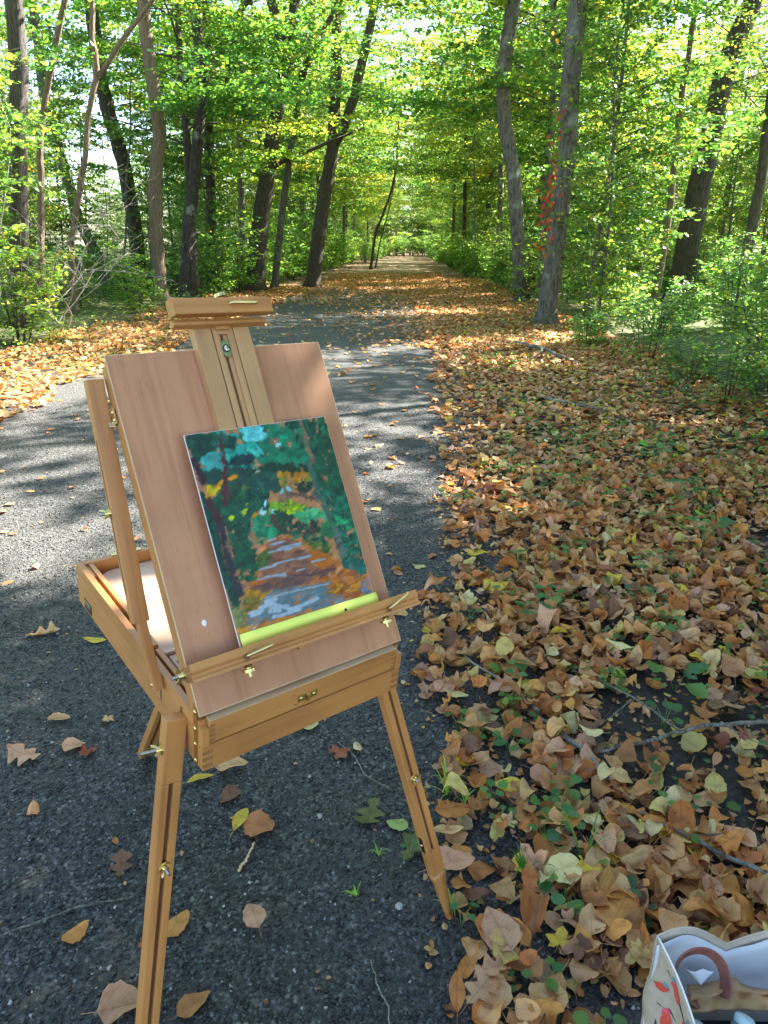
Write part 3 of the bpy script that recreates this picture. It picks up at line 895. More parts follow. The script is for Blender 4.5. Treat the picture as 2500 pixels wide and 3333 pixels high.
SHADE_CANOPY = [('CAN0', 8.99, 6.39, 2.98, 1.0), ('CAN0', 12.6, 9.21, 0.79, 1.03), ('CAN0', 4.51, 4.13, 4.77, 0.78), ('CAN1', 7.73, 11.27, 5.6, 1.11), ('CAN0', 11.86, 14.8, 1.09, 1.03), ('CAN1', 7.32, 5.6, 0.03, 1.09), ('CAN0', 9.36, 4.7, 0.8, 0.99), ('CAN1', 5.12, 4.74, 0.07, 0.8), ('SAP0', 7.3, 10.53, 4.48, 0.89), ('CAN1', 8.37, 3.99, 5.31, 1.0), ('CAN1', 11.19, 9.99, 4.96, 0.93), ('CAN1', 5.95, 6.11, 3.98, 0.65), ('CAN0', 9.31, 14.14, 4.25, 0.86), ('CAN0', 5.53, 2.18, 4.38, 1.1), ('CAN0', 10.61, 4.35, 4.43, 1.06), ('CAN1', 9.13, 8.8, 2.37, 0.9), ('CAN1', 12.95, 9.65, 4.57, 1.11), ('SAP2', 7.69, 6.76, 5.35, 0.96), ('SAP0', 10.95, 5.85, 5.04, 1.15), ('CAN1', 10.09, -0.87, 5.98, 0.98), ('SAP0', 4.25, 2.8, 5.28, 1.14), ('SAP0', 10.76, 0.2, 3.33, 1.0), ('SAP2', 8.86, 7.26, 6.18, 0.92), ('CAN0', 4.72, -1.81, 0.07, 0.67), ('CAN0', 11.19, 6.54, 4.4, 0.64), ('SAP0', 7.6, 8.07, 2.26, 0.84), ('CAN1', 10.65, 3.75, 3.22, 1.09), ('SAP2', 12.94, 0.73, 2.75, 0.95), ('SAP2', 5.7, -0.99, 3.0, 0.88), ('SAP2', 10.88, 6.58, 5.53, 1.16), ('SAP2', 12.24, 7.57, 3.43, 1.11), ('SAP2', 8.26, -2.76, 1.08, 1.14), ('SAP2', 9.7, 6.29, 2.51, 1.22), ('CAN1', 12.51, 7.04, 5.04, 1.01), ('SAP2', 9.07, 14.03, 2.74, 0.84), ('SAP2', 11.42, -1.1, 5.32, 0.87), ('CAN1', 12.96, 0.91, 4.77, 0.6), ('CAN0', 5.1, 0.92, 1.34, 0.72)]  # unseen trees, added and positioned for their shade and sun gaps
r = random.Random(5)
off_path = lambda x, y: x - SLOPE * y < -6.6 or x - SLOPE * y > 3.6
LEFT_S = [(-7.3, 12.5), (-7.6, 16.5), (-8.2, 19.5), (-10.5, 20.5), (-7.4, 24.5)] + scatter(64, (-24, -6.6), (10, 80), 1.55, r, lambda x, y: x - SLOPE * y < -6.7 and abs(x) < .62 * y + 3)
RIGHT_S = scatter(86, (3.4, 24), (7.5, 80), 1.5, r, lambda x, y: x - SLOPE * y > 3.5 and abs(x) < .62 * y + 3 and (y > 13 or r.random() < .25))
for i, (x, y) in enumerate(LEFT_S):
    place(SAP[i % 3], x, y, r.uniform(0, 6.28), r.uniform(.6, 1.15), 'leafy green understory sapling among the trunks left of the path', 'sapling', 'saplings left of the path')
for i, (x, y) in enumerate(RIGHT_S):
    place(SAP[(i * 2 + 1) % 3], x, y, r.uniform(0, 6.28), r.uniform(.6, 1.2) if y > 13 else r.uniform(.5, .8), 'leafy yellow green understory sapling among the trunks right of the path', 'sapling', 'saplings right of the path')
BL = scatter(14, (-34, -7.5), (26, 110), 3.6, r, lambda x, y: x - SLOPE * y < -8.0)
BR = scatter(32, (4, 32), (24, 110), 3.6, r, lambda x, y: x - SLOPE * y > 6.4)
for i, (x, y) in enumerate(BL):
    place(BIG[i % 3], x, y, r.uniform(0, 6.28), r.uniform(.8, 1.15), 'tall leafy tree standing in the woods left of the path', 'tree', 'tall trees left of the path')
for i, (x, y) in enumerate(BR):
    place(BIG[(i + 1) % 3], x, y, r.uniform(0, 6.28), r.uniform(.8, 1.15), 'tall leafy tree standing in the woods right of the path', 'tree', 'tall trees right of the path')
# trees whose boughs arch over the path, farther and farther away
ORD = ['first', 'second', 'third', 'fourth', 'fifth', 'sixth', 'seventh', 'eighth', 'ninth', 'tenth', 'eleventh', 'twelfth']
for i, y in enumerate([22, 29, 36, 44, 53, 63, 74, 86, 100, 116, 134, 152]):
    for sd in (-1, 1):
        x = SLOPE * y + (-6.0 if sd < 0 else 4.5) + r.uniform(-.5, .5)
        place(ARCH[(i + (sd > 0)) % 2], x, y + r.uniform(-2, 2), r.uniform(0, 6.28), r.uniform(.9, 1.12), '%s tree from the camera arching yellow green boughs over the path, %s verge' % (ORD[i], 'left' if sd < 0 else 'right'), 'tree', 'trees arching over the path')
for i, y in enumerate([46, 60, 76, 94, 112]):
    for sd in (-1, 1):
        place(ARCH[(i + (sd < 0)) % 2], SLOPE * y + (-7.4 if sd < 0 else 5.8), y, r.uniform(0, 6.28), 1.3, '%s larger tree set back from the %s verge, boughs over the far path' % (ORD[i], 'left' if sd < 0 else 'right'), 'tree', 'trees arching over the path')
for i in range(16):
    x = -18 + i * 2.9
    place(BIG[(0, 2)[i % 2]], x + r.uniform(-1, 1), 176 + r.uniform(-6, 6), r.uniform(0, 6.28), 1.2, 'far tree closing the view where the path ends', 'tree', 'trees at the far end of the path')
for i in range(48):
    place(SAP[i % 3], SLOPE * 130 - 13 + (i % 24) * 1.15, 126 + 10 * (i // 24) + r.uniform(-3, 3), r.uniform(0, 6.28), r.uniform(1.1, 1.6), 'far bright sapling closing the view where the path ends', 'sapling', 'saplings at the far end of the path')
for i, y in enumerate(range(26, 160, 6)):
    for sd in (-1, 1):
        place(SAP[(i + (sd > 0)) % 3], SLOPE * y + (-6.9 if sd < 0 else 4.7) + r.uniform(-.5, .7) * sd * -1, y + r.uniform(-2, 2), r.uniform(0, 6.28), r.uniform(.6, .95), 'leafy sapling lining the far part of the path on the %s' % ('left' if sd < 0 else 'right'), 'sapling', 'saplings lining the far path')
# trees added outside the frame, placed to shape the dappled shade on the easel
for i, (kind_, x, y, rz_, s) in enumerate(SHADE_CANOPY):
    place({'CAN0': CAN[0], 'CAN1': CAN[1], 'SAP0': SAP[0], 'SAP2': SAP[2]}[kind_], x, y, rz_, s, 'unseen canopy tree added to throw dappled shade on the easel', 'tree', 'unseen trees added for dappled shade')

for k, (x, y, s) in enumerate([(-7.6, 10.2, .9), (-8.8, 7.0, 1.0), (-7.9, 3.6, 1.0), (-9.6, 1.0, 1.0), (-11.5, 5.0, 1.0), (-12.5, 9.5, 1.0)]):
    place(CAN[k % 2], x, y, k * 1.1, s, 'tall tree at the left verge beside the camera', 'tree', 'trees left of the camera')
    place(SAP[k % 3], x + .9, y + 1.3, k * 2.1, .9, 'leafy sapling at the left verge beside the camera', 'sapling', 'saplings by the camera')
# thin bare stems and a dead bush in the tangle on the left
for k in range(16):
    x, y = r.uniform(-13, -6.9), r.uniform(12, 30)
    root = empty('thin_tree', (x, y, float(gh(x, y)) - .05), 'bare thin grey stem number %d' % k, 'thin tree', 'thin bare stems left of the path')
    root['label'] = ('crooked', 'straight', 'leaning', 'forked looking')[k % 4] + ' thin bare stem ' + whereabouts(x, y)
    h_ = r.uniform(5, 9); lx, ly = r.uniform(-.25, .25), r.uniform(-.1, .1)
    q = smooth_line([(lx * t * h_ + r.uniform(-.12, .12), ly * t * h_ + r.uniform(-.1, .1), t * h_) for t in np.linspace(0, 1, 9)], 22)
    g_ = Geo(); r0_ = r.uniform(.018, .05); g_.tube(q, np.linspace(r0_, r0_ * .35, 22), 8, .08, k)
    for j in range(5):
        b_ = q[int(r.uniform(6, 20))]; a_ = r.uniform(0, 6.28); L_ = r.uniform(.4, 1.3)
        g_.tube([b_, b_ + np.array([math.cos(a_) * L_ * .5, math.sin(a_) * L_ * .5, L_ * .35]), b_ + np.array([math.cos(a_) * L_, math.sin(a_) * L_, L_ * .5])], [r0_ * .4, r0_ * .25, .003], 5)
    link('trunk', g_.mesh('trunk'), root, M_[('bark_tan', 'bark_grey', 'bark_dark')[k % 3]])


def dead_bush(x, y, H, label, seed):
    rr = random.Random(seed)
    root = empty('dead_bush', (x, y, float(gh(x, y))), label, 'bush', 'leafless bushes on the left verge'); g_ = Geo()
    def grow(p, d, L_, rad, dep):
        pts = [p]
        for i in range(4):
            d = (d + Vector((rr.gauss(0, .22), rr.gauss(0, .22), rr.gauss(.0, .16)))).normalized(); pts.append(pts[-1] + d * L_ / 4)
        g_.tube([tuple(q) for q in pts], np.linspace(rad, rad * .55, 5), 5)
        if dep:
            for k in range(3):
                i = rr.randint(1, 4); grow(pts[i], (d + Vector((rr.gauss(0, .8), rr.gauss(0, .5), rr.gauss(.1, .4)))).normalized(), L_ * rr.uniform(.45, .75), rad * .55, dep - 1)
    for k in range(5): grow(Vector((rr.uniform(-.2, .2), rr.uniform(-.2, .2), 0)), Vector((rr.gauss(0, .35), rr.gauss(0, .3), 1)).normalized(), H * rr.uniform(.5, .8), .016, 3)
    link('twigs', g_.mesh('twigs'), root, M_['deadtwig'])


M_['deadtwig'] = bark('bleached_twig_bark', (0.16, 0.14, 0.12), (0.3, 0.27, 0.24), (0.45, 0.42, 0.38), 8, 0, 0.2)
dead_bush(-6.7, 12.6, 3.6, 'leafless bleached bush tangled in front of the slender bent stem', 3)
dead_bush(-5.9, 13.4, 2.8, 'smaller leafless bush right of the twisted stem', 8)
# shrubs and undergrowth along both verges
SL = scatter(110, (-13, -5.5), (9.5, 70), .8, r, lambda x, y: x - SLOPE * y < -5.8 and abs(x) < .6 * y + 2)
SR = scatter(130, (2.7, 13), (5.2, 70), .75, r, lambda x, y: x - SLOPE * y > (2.9 if y > 10 else 3.3) and (y > 11 or r.random() < .6) and abs(x) < .6 * y + 2)
for i, (x, y) in enumerate(SL):
    place(SHR[i % 4], x, y, r.uniform(0, 6.28), r.uniform(.7, 1.15), 'low leafy shrub in the undergrowth along the left verge', 'shrub', 'undergrowth shrubs on the left')
for i, (x, y) in enumerate(SR):
    place(SHR[(i + 1) % 4], x, y, r.uniform(0, 6.28), r.uniform(.6, 1.15), 'low leafy shrub in the undergrowth along the right verge', 'shrub', 'undergrowth shrubs on the right')

for k, (x, y, s_, lab) in enumerate([(2.95, 5.7, .62, 'low shrub nearest the right edge of the photo'), (3.35, 6.5, .8, 'leafy shrub just behind the nearest right shrub'), (2.95, 7.3, .7, 'bright green shrub leaning over the litter on the right'), (3.7, 7.9, 1.0, 'tall green shrub behind the fallen grey branches'),
                                     (3.1, 8.6, .75, 'rounded shrub left of the tall green shrub'), (4.3, 9.2, 1.1, 'tall shrub against the woods at the right edge'), (3.4, 10.2, .9, 'shrub in front of the slim straight sapling'), (3.0, 12.0, .8, 'shrub between the litter and the pale smooth trunk')]):
    o = place(SHR[(2, 0, 1, 3, 0, 3, 1, 0)[k]], x + (.45 if y < 10 else .2), y, k * 1.3, s_ * .8, lab, 'shrub', 'leafy shrubs beside the right verge litter')
for i in range(34):
    y = 70 + i * 1.6; sd = -1 if i % 2 else 1
    place(SHR[i % 4], SLOPE * y + (-4.2 if sd < 0 else 3.0) + r.uniform(-.4, .4), y, r.uniform(0, 6.28), r.uniform(1.0, 1.6), 'low shrub at the far end of the path', 'shrub', 'shrubs at the far end of the path')
for i in range(26):
    place(SHR[(1, 3)[i % 2]], SLOPE * 122 - 9 + (i % 13) * 1.3, 119 + 5 * (i // 13) + r.uniform(-2, 2), r.uniform(0, 6.28), r.uniform(1.6, 2.3), 'low shrub at the far end of the path', 'shrub', 'shrubs at the far end of the path')

for i in range(70):
    y = 24 + (i // 2) * 1.5 + r.uniform(-.5, .5); sd = -1 if i % 2 else 1
    x = SLOPE * y + (-5.7 if sd < 0 else 3.75) + r.uniform(-.4, .4)
    o = place(SHR[(1, 3, 0, 3)[i % 4]], x, y, r.uniform(0, 6.28), r.uniform(1.0, 1.7), 'x', 'shrub', 'shrubs crowding the middle of the path edges')
    o['label'] = ('round', 'tall', 'spreading')[i % 3] + ' edge shrub ' + whereabouts(x, y)

# ------------------------------------------------------------------ ground cover: grass and weeds, uncountable
def ground_cover():
    parts = []
    def patch(n, xf, yr, size, zmax, yl):
        y = yr[0] + (yr[1] - yr[0]) * rng.random(n) ** 1.5
        x = xf(y, rng.random(n))
        ph = np.sin(x * 2.3 + 1) * np.sin(y * 1.7) + .6 * np.sin(x * 5.1 + y * 4.3)
        k = ph > rng.normal(-.25, .5, n)
        x, y = x[k], y[k]; n = len(x)
        z = gh(x, y) + zmax * rng.random(n) ** 1.3
        sz = size * rng.uniform(.6, 1.3, n)
        pts = np.einsum('nij,nkj->nki', rot_mats(rng.uniform(0, 6.28, n), np.abs(rng.normal(0, .5, n)), rng.uniform(0, 6.28, n)), leaf_points('low', n, sz, .25)) + np.stack([x, y, z], 1)[:, None]
        parts.append(('low', pts, green_cols(rng, n, yl, .02)))
    patch(26000, lambda y, t: -5.5 + SLOPE * y - 7 * t ** 1.6, (7, 60), .06, .35, .15)
    patch(16000, lambda y, t: 2.7 + SLOPE * y + 6 * t ** 1.5, (4.8, 50), .06, .35, .12)
    patch(9000, lambda y, t: edge_r(y) + .35 + 2.4 * t, (4.2, 17), .045, .10, .12)
    # small sprigs among the near leaves, in clusters
    for cl_ in range(120):
        y0 = 1.25 + 4.6 * rng.random(); x0 = float(edge_r(y0)) + .08 + 2.1 * rng.random()
        if abs(x0) > .56 * y0 + .3 or (x0 > .42 and y0 < 1.3): continue
        n = int(rng.integers(5, 22)); sg = rng.uniform(.02, .09)
        x = x0 + rng.normal(0, sg, n); y = y0 + rng.normal(0, sg, n); z = gh(x, y) + rng.uniform(.03, .085, n)
        pts = np.einsum('nij,nkj->nki', rot_mats(rng.uniform(0, 6.28, n), np.abs(rng.normal(0, .4, n)), rng.uniform(0, 6.28, n)), leaf_points('low', n, rng.uniform(.018, .045, n), .25, wid=np.full(n, 1.3))) + np.stack([x, y, z], 1)[:, None]
        parts.append(('low', pts, green_cols(rng, n, .06, .0) * 1.15))
    patch(7000, lambda y, t: edge_l(y) - 2.4 * t ** .8, (8, 24), .035, .05, .15)
    return leaf_mesh('undergrowth', parts)


o = link('undergrowth', ground_cover(), mat=M_['leaf'])
props(o, 'low green weeds and ground cover along both verges', 'undergrowth', kind='stuff')

# ------------------------------------------------------------------ fallen leaves
def litter_sample(n, xf, yf):
    y = yf(rng.random(n)); x = xf(y, rng.random(n))
    return x, y


def fallen(parts, x, y, kind, sizes, curl, zsp, tilt, templ_mix, cidx=None):
    n = len(x)
    ci = rng.choice(len(LIT), n, p=LITP) if cidx is None else cidx
    c = LIT[ci] * rng.uniform(.78, 1.22, (n, 1)) * rng.uniform(.94, 1.06, (n, 3))
    z = gh(x, y) + .006 + zsp * rng.random(n)
    kk = rng.choice(len(templ_mix), n, p=[w for _, w in templ_mix])
    yaw = rng.uniform(0, 6.283, n); tl = np.abs(rng.normal(0, tilt, n)); td = rng.uniform(0, 6.283, n)
    res = []
    for j, (tp, _) in enumerate(templ_mix):
        m = kk == j
        if not m.any(): continue
        q = leaf_points(tp, m.sum(), sizes[m], curl, wid=rng.uniform(.8, 1.15, m.sum()))
        q = np.einsum('nij,nkj->nki', rot_mats(yaw[m], tl[m], td[m]), q)
        zmin = q[..., 2].min(1)
        pos = np.stack([x[m], y[m], z[m] - zmin * .75], 1)
        res.append((tp, q, pos, c[m], ci[m], sizes[m]))
    return res


MIX = [('ovate', .42), ('oval', .2), ('round', .16), ('slim', .06), ('oak', .08), ('maple', .08)]
near = []
# thick litter right of the gravel, close by
n = 11500
y = 0.9 + 4.3 * rng.random(n) ** 1.25; x = edge_r(y) - .06 + 3.1 * rng.random(n) ** .95
k = (np.abs(x) < .56 * y + 1.1) & ~((x > .42) & (y < 1.15))
bare = (np.sin(x * 2.6 + 2.0) * np.sin(y * 2.1 + .6) > .62) & (rng.random(n) < .72)
thin_ = (x - edge_r(y) < .22) & (rng.random(n) < .45)
k &= ~bare & ~thin_
x, y = x[k], y[k]
near += fallen(None, x, y, 0, rng.normal(.075, .02, len(x)).clip(.035, .13), .6, .05, .42, MIX)
# scattered strays on the gravel
n = 150
y = 1.0 + 4.5 * rng.random(n) ** .9; x = rng.uniform(-2.4, .2, n)
k = (np.abs(x) < .56 * y + .2) & (rng.random(n) < .28 + .5 * (x > -.4) * (y > 2))
near += fallen(None, x[k], y[k], 0, rng.normal(.055, .018, k.sum()).clip(.02, .09), .4, .002, .2, MIX)
# leaves the photograph lets one name: (x, y, kind, colour index, size, yaw, label)
NAMED = [(-1.088, 1.864, 'oak', 4, .125, 2.9, 'large lobed tan oak leaf lying alone on gravel at the left edge'),
         (-.912, 1.888, 'maple', 10, .07, 1.0, 'small dull red leaf on gravel left of the easel'),
         (-.968, 1.921, 'round', 4, .075, .3, 'pale pink leaf touching the small dull red leaf'),
         (-.03, 1.643, 'oak', 11, .12, 4.4, 'olive green oak leaf on gravel left of the right easel leg'),
         (.045, 1.60, 'ovate', 12, .07, 2.6, 'pale green bitten leaf beside the olive oak leaf'),
         (.09, 1.52, 'oak', 11, .13, 1.0, 'grey green oak leaf behind the right easel leg'),
         (-.386, 1.613, 'slim', 7, .10, 1.35, 'upright curled yellow leaf on gravel between the easel legs'),
         (-.537, 1.778, 'slim', 7, .085, .5, 'slim yellow leaf on gravel just right of the front left leg'),
         (-.253, 2.05, 'round', 8, .10, 2.9, 'round cream yellow leaf on gravel under the drawer'),
         (-.132, 1.899, 'maple', 10, .085, .6, 'crumpled pinkish red leaf on gravel under the easel box'),
         (-.075, 1.925, 'oval', 8, .05, 1.9, 'small buff oval leaf beside the pinkish red leaf'),
         (-.455, 1.83, 'oval', 1, .10, .1, 'curled buff leaf on gravel below the corner of the box'),
         (-.294, 1.291, 'ovate', 4, .075, 2.1, 'tan serrated leaf on gravel in front of the easel'),
         (-.471, 1.277, 'oval', 3, .075, 1.1, 'golden brown leaf by the front left leg'),
         (-.695, 1.25, 'ovate', 3, .07, .9, 'orange brown curled leaf left of the front left leg'),
         (-.66, 1.45, 'oak', 9, .085, 1.8, 'dark brown shrivelled oak leaf on gravel at left'),
         (-1.076, 2.063, 'oval', 1, .075, .2, 'cream curled leaf on gravel at the left, below the box'),
         (-1.382, 2.628, 'oak', 1, .13, .4, 'pale oak leaf left of the open box'),
         (-1.15, 2.58, 'slim', 7, .10, .0, 'golden slim leaf beside the open box'),
         (-.527, 1.079, 'round', 4, .11, .4, 'big pinkish leaf at the bottom by the front left leg'),
         (-.388, 1.09, 'ovate', 5, .08, .8, 'brown leaf at the bottom edge right of the front left leg'),
         (.16, 1.095, 'slim', 2, .09, 1.5, 'rust narrow leaf on gravel near the bottom edge'),
         (.51, 3.022, 'round', 7, .13, .3, 'big bright yellow leaf in the sunlit litter'),
         (.475, 3.42, 'round', 7, .115, .1, 'big golden leaf just behind the big bright yellow leaf'),
         (.40, 1.22, 'maple', 7, .075, 1.1, 'bright yellow leaf with pale stalk near the tote bag'),
         (.36, 1.72, 'oval', 7, .085, .2, 'golden orange leaf among tan leaves right of the easel foot'),
         (.20, 1.62, 'ovate', 2, .115, .1, 'broad rust brown leaf right of the easel leg'),
         (.50, 1.60, 'slim', 7, .11, 5.6, 'folded bright yellow leaf pointing at the seedlings'),
         (.57, 1.36, 'round', 3, .125, .2, 'wide amber leaf near the tote bag'),
         (.55, 1.285, 'round', 3, .12, .9, 'wide amber leaf leaning on its twin near the tote bag'),
         (.27, 1.24, 'ovate', 4, .125, 1.9, 'long pinkish tan leaf pointing away from the bag'),
         (.235, 1.10, 'ovate', 1, .105, 1.8, 'big plain tan leaf at the bottom edge'),
         (.345, 1.085, 'round', 1, .09, .3, 'rounded buff leaf left of the tote bag')]
LIT2 = np.concatenate([LIT, [[.13, .14, .045], [.33, .42, .13]]])
LITN += ['olive green', 'pale green']
leafgrp = 'fallen leaves lying apart on the gravel and litter'


def leaf_object(name, templ, q, pos, colr, label, group):
    o = link(name, leaf_mesh(name, [(templ, q[None], colr[None])]), mat=M_['litter'])
    o.location = pos
    return props(o, label, 'leaf', group)


for (x, y, kd, ci, sz, yaw, lab) in NAMED:
    q = leaf_points(kd, 1, np.array([sz]), .3, wid=np.array([1.0]))
    q = np.einsum('nij,nkj->nki', rot_mats(np.array([yaw]), np.array([.12]), rng.uniform(0, 6, 1)), q)[0]
    z = float(gh(x, y)) + (.012 if x < .15 else .045) - q[:, 2].min()
    leaf_object('fallen_leaf', kd, q, (x, y, z), LIT2[ci], lab, leafgrp)

# pick the ones that show largest and lie on top as single objects
flat = []
for gi, (tp, q, pos, c, ci, sz) in enumerate(near):
    for i in range(len(q)):
        X_, Y_, Z_ = pos[i]
        top_ = Z_ - float(gh(X_, Y_))
        inframe = abs(X_) < .52 * (Y_ * math.cos(PITCH) + 1.5 * math.sin(PITCH)) and Y_ > 1.05
        score = sz[i] / math.hypot(Y_, 1.5) * (1 + 14 * (top_ if X_ > edge_r(Y_) else .05))
        flat.append((-score if inframe else 9, gi, i))
flat.sort()
LAND = [((.164, 1.32), 'the right easel foot'), ((.55, 1.05), 'the tote bag'), ((.63, 1.8), 'the short grey branch'), ((1.0, 1.95), 'the long grey twig'), ((.42, 1.62), 'the round leaved seedlings'),
        ((.51, 3.0), 'the big bright yellow leaf'), ((.19, 2.2), 'the gravel edge behind the right leg'), ((.95, 2.6), 'the bare soil patch'), ((1.35, 3.2), 'the shaded right verge'), ((.35, 3.7), 'the sunlit gravel edge'),
        ((-.9, 2.0), 'the left side of the box'), ((-.3, 1.7), 'the gravel between the legs'), ((-.6, 1.3), 'the front left leg'), ((-1.2, 3.0), 'the open gravel at left'), ((-.2, 2.8), 'the gravel beyond the box'), ((.8, 1.45), 'the sapling shoots by the bag')]
SHN = {'ovate': 'pointed', 'oval': 'oval', 'round': 'rounded', 'slim': 'slim', 'oak': 'lobed oak', 'maple': 'maple'}
picked = set(); seen_l = {}
for sc_, gi, i in flat[:265]:
    tp, q, pos, c, ci, sz = near[gi]
    picked.add((gi, i))
    P_ = pos[i]
    ld = sorted((math.hypot(P_[0] - a[0], P_[1] - a[1]), a, t) for a, t in LAND)
    d_, a, t = ld[0]
    rel = ('right of ' if P_[0] > a[0] else 'left of ') if abs(P_[0] - a[0]) > abs(P_[1] - a[1]) else ('beyond ' if P_[1] > a[1] else 'in front of ')
    rel = ('just ' if d_ < .22 else 'well ') + rel
    ext = q[i][:, 2].max() - q[i][:, 2].min()
    state = 'curled ' if ext > .35 * sz[i] else ('cupped ' if ext > .2 * sz[i] else 'flat ')
    size_ = 'large ' if sz[i] > .098 else ('small ' if sz[i] < .064 else '')
    lab = f'{size_}{state}{LITN[ci[i]]} {SHN[tp]} leaf {rel}{t}'
    if lab in seen_l:
        ld2 = ld[1]
        lab2 = lab + ' toward ' + ld2[2].replace('the ', '', 1)
        lab = lab2 if len(lab2.split()) <= 16 else lab.replace('just ', '').replace('well ', '')
    if len(lab.split()) > 16: lab = lab.replace('just ', '').replace('well ', '')
    seen_l[lab] = 1
    leaf_object('fallen_leaf', tp, q[i], tuple(P_), c[i], lab, leafgrp)

parts = []
for gi, (tp, q, pos, c, ci, sz) in enumerate(near):
    m = np.array([(gi, i) not in picked for i in range(len(q))])
    parts.append((tp, q[m] + pos[m][:, None], c[m]))
# farther litter, simpler blades
def far_fall(x, y, size, tp='low', curl=.5, zsp=.03, lay=.35):
    for tp_, q, pos, c, ci, sz in fallen(None, x, y, 0, rng.normal(size, size * .2, len(x)).clip(size * .5, size * 1.6), curl, zsp, lay, [(tp, 1.0)]):
        parts.append((tp_, q + pos[:, None], c))


n = 9000          # torn bits and crumbs between the leaves
y = 0.9 + 6.5 * rng.random(n) ** 1.2; x = edge_r(y) - .12 + 3.2 * rng.random(n) ** .9
k = (np.abs(x) < .58 * y + .35); far_fall(x[k], y[k], .026, curl=.5, zsp=.012, lay=.4)
n = 1600
y = 1.5 * rng.random(n); x = .98 + 2.4 * rng.random(n)
far_fall(x, y, .075)
n = 500
y = 1.0 + 7 * rng.random(n); x = edge_r(y) - 3.4 * rng.random(n) ** 1.8
k = (np.abs(x) < .58 * y + .35); far_fall(x[k], y[k], .016, curl=.5, zsp=.003, lay=.3)
n = 9500
y = 4.6 + 7.5 * rng.random(n) ** .9; x = edge_r(y) - .1 + 3.3 * rng.random(n)
k = (np.abs(x) < .6 * y + .5) & ~((x - edge_r(y) < .3) & (rng.random(n) < .5)); far_fall(x[k], y[k], .085)
n = 30000
y = 11.5 + 26 * rng.random(n) ** 1.1; x = edge_r(y) - .2 + 3.3 * rng.random(n) - np.where(rng.random(n) < .16, rng.exponential(.7, n), 0)
far_fall(x, y, .09)
n = 11000
y = 5.5 + 24 * rng.random(n) ** 1.1; x = edge_l(y) - .05 - 2.4 * rng.random(n) ** 1.15
k = np.abs(x) < .6 * y + .6; far_fall(x[k], y[k], .09)
n = 2600
y = 3.0 + 15 * rng.random(n); x = rng.uniform(-3.9, 1.0, n)
k = (np.abs(x) < .6 * y + .5) & (rng.random(n) < .12 + .03 * (y - 3)); far_fall(x[k], y[k], .07, zsp=.003, lay=.2)
n = 26000
y = 14 + 30 * rng.random(n) ** .8; x = -4 + SLOPE * y + 5.6 * rng.random(n)
k = rng.random(n) < np.clip((y - 19 + 1.2 * np.sin(y * 1.9) + 2.5 * np.sin(x * 1.3 + y * .5) + 1.6 * (x + 1.5)) / 12, .03, 1); far_fall(x[k], y[k], .09)
o = link('leaf_litter', leaf_mesh('leaf_litter', parts), mat=M_['litter'])
props(o, 'thick brown and orange autumn leaf litter beside the gravel path', 'leaf litter', kind='stuff')

# ------------------------------------------------------------------ the box easel
ER = Matrix(((0.7793068508646206, -0.6206054759672666, 0.08677370220816032), (0.6264194083472193, 0.775219021124305, -0.08145056250876524), (-0.016719959371588117, 0.11783171256719137, 0.9928928091551954)))
ET = Vector((-0.3060553791187219, 1.01500108615399, CAMZ - 0.8250573549618904))
easel = empty('easel', (0, 0, 0), 'wooden box easel standing open on three legs on the gravel path', 'easel')
easel.matrix_world = Matrix.Translation(ET) @ ER.to_4x4()
BW, BD, BH = 0.42, 0.6036, 0.0967
LO, LU, LN = Vector((0, -0.00543, 0.11148)), Vector((0, 0.56122, 0.82766)), Vector((0, -0.82766, 0.56122))  # lid origin, up, outward
LIDM = Matrix(((1, 0, 0), (0, LU.y, LN.y), (0, LU.z, LN.z)))      # columns: x, up, outward
LIDT = Matrix.Translation(LO) @ LIDM.to_4x4()


def frame(o, zdir, xhint=(1, 0, 0)):
    z = Vector(zdir).normalized(); x = Vector(xhint); x = (x - z * x.dot(z)).normalized(); y = z.cross(x)
    return Matrix.Translation(o) @ Matrix((x, y, z)).transposed().to_4x4()


def boxes_mesh(name, bxs, bevel=0.001):
    """bxs: (x0,x1,y0,y1,z0,z1) list joined to one mesh, edges eased"""
    bm = bmesh.new()
    for (x0, x1, y0, y1, z0, z1) in bxs:
        vs = [bm.verts.new(p_) for p_ in ((x0, y0, z0), (x1, y0, z0), (x1, y1, z0), (x0, y1, z0), (x0, y0, z1), (x1, y0, z1), (x1, y1, z1), (x0, y1, z1))]
        for f in ((0, 3, 2, 1), (4, 5, 6, 7), (0, 1, 5, 4), (1, 2, 6, 5), (2, 3, 7, 6), (3, 0, 4, 7)): bm.faces.new([vs[i] for i in f])
    if bevel: bmesh.ops.bevel(bm, geom=bm.edges[:], offset=bevel, segments=2, affect='EDGES', profile=.6)
    me = bpy.data.meshes.new(name); bm.to_mesh(me); bm.free()
    return me


def part(name, bxs, mat, parent=easel, M=None, bevel=0.001, label=None):
    if not isinstance(bxs, list): bxs = [bxs]
    c = Vector(((bxs[0][0] + bxs[0][1]) / 2, (bxs[0][2] + bxs[0][3]) / 2, (bxs[0][4] + bxs[0][5]) / 2))
    bxs = [(a - c.x, b - c.x, d - c.y, e - c.y, f - c.z, g_ - c.z) for a, b, d, e, f, g_ in bxs]
    o = link(name, boxes_mesh(name, bxs, bevel), parent, M_[mat])
    o.matrix_local = (M if M else Matrix.Identity(4)) @ Matrix.Translation(c)
    if label: o['label'] = label
    return o


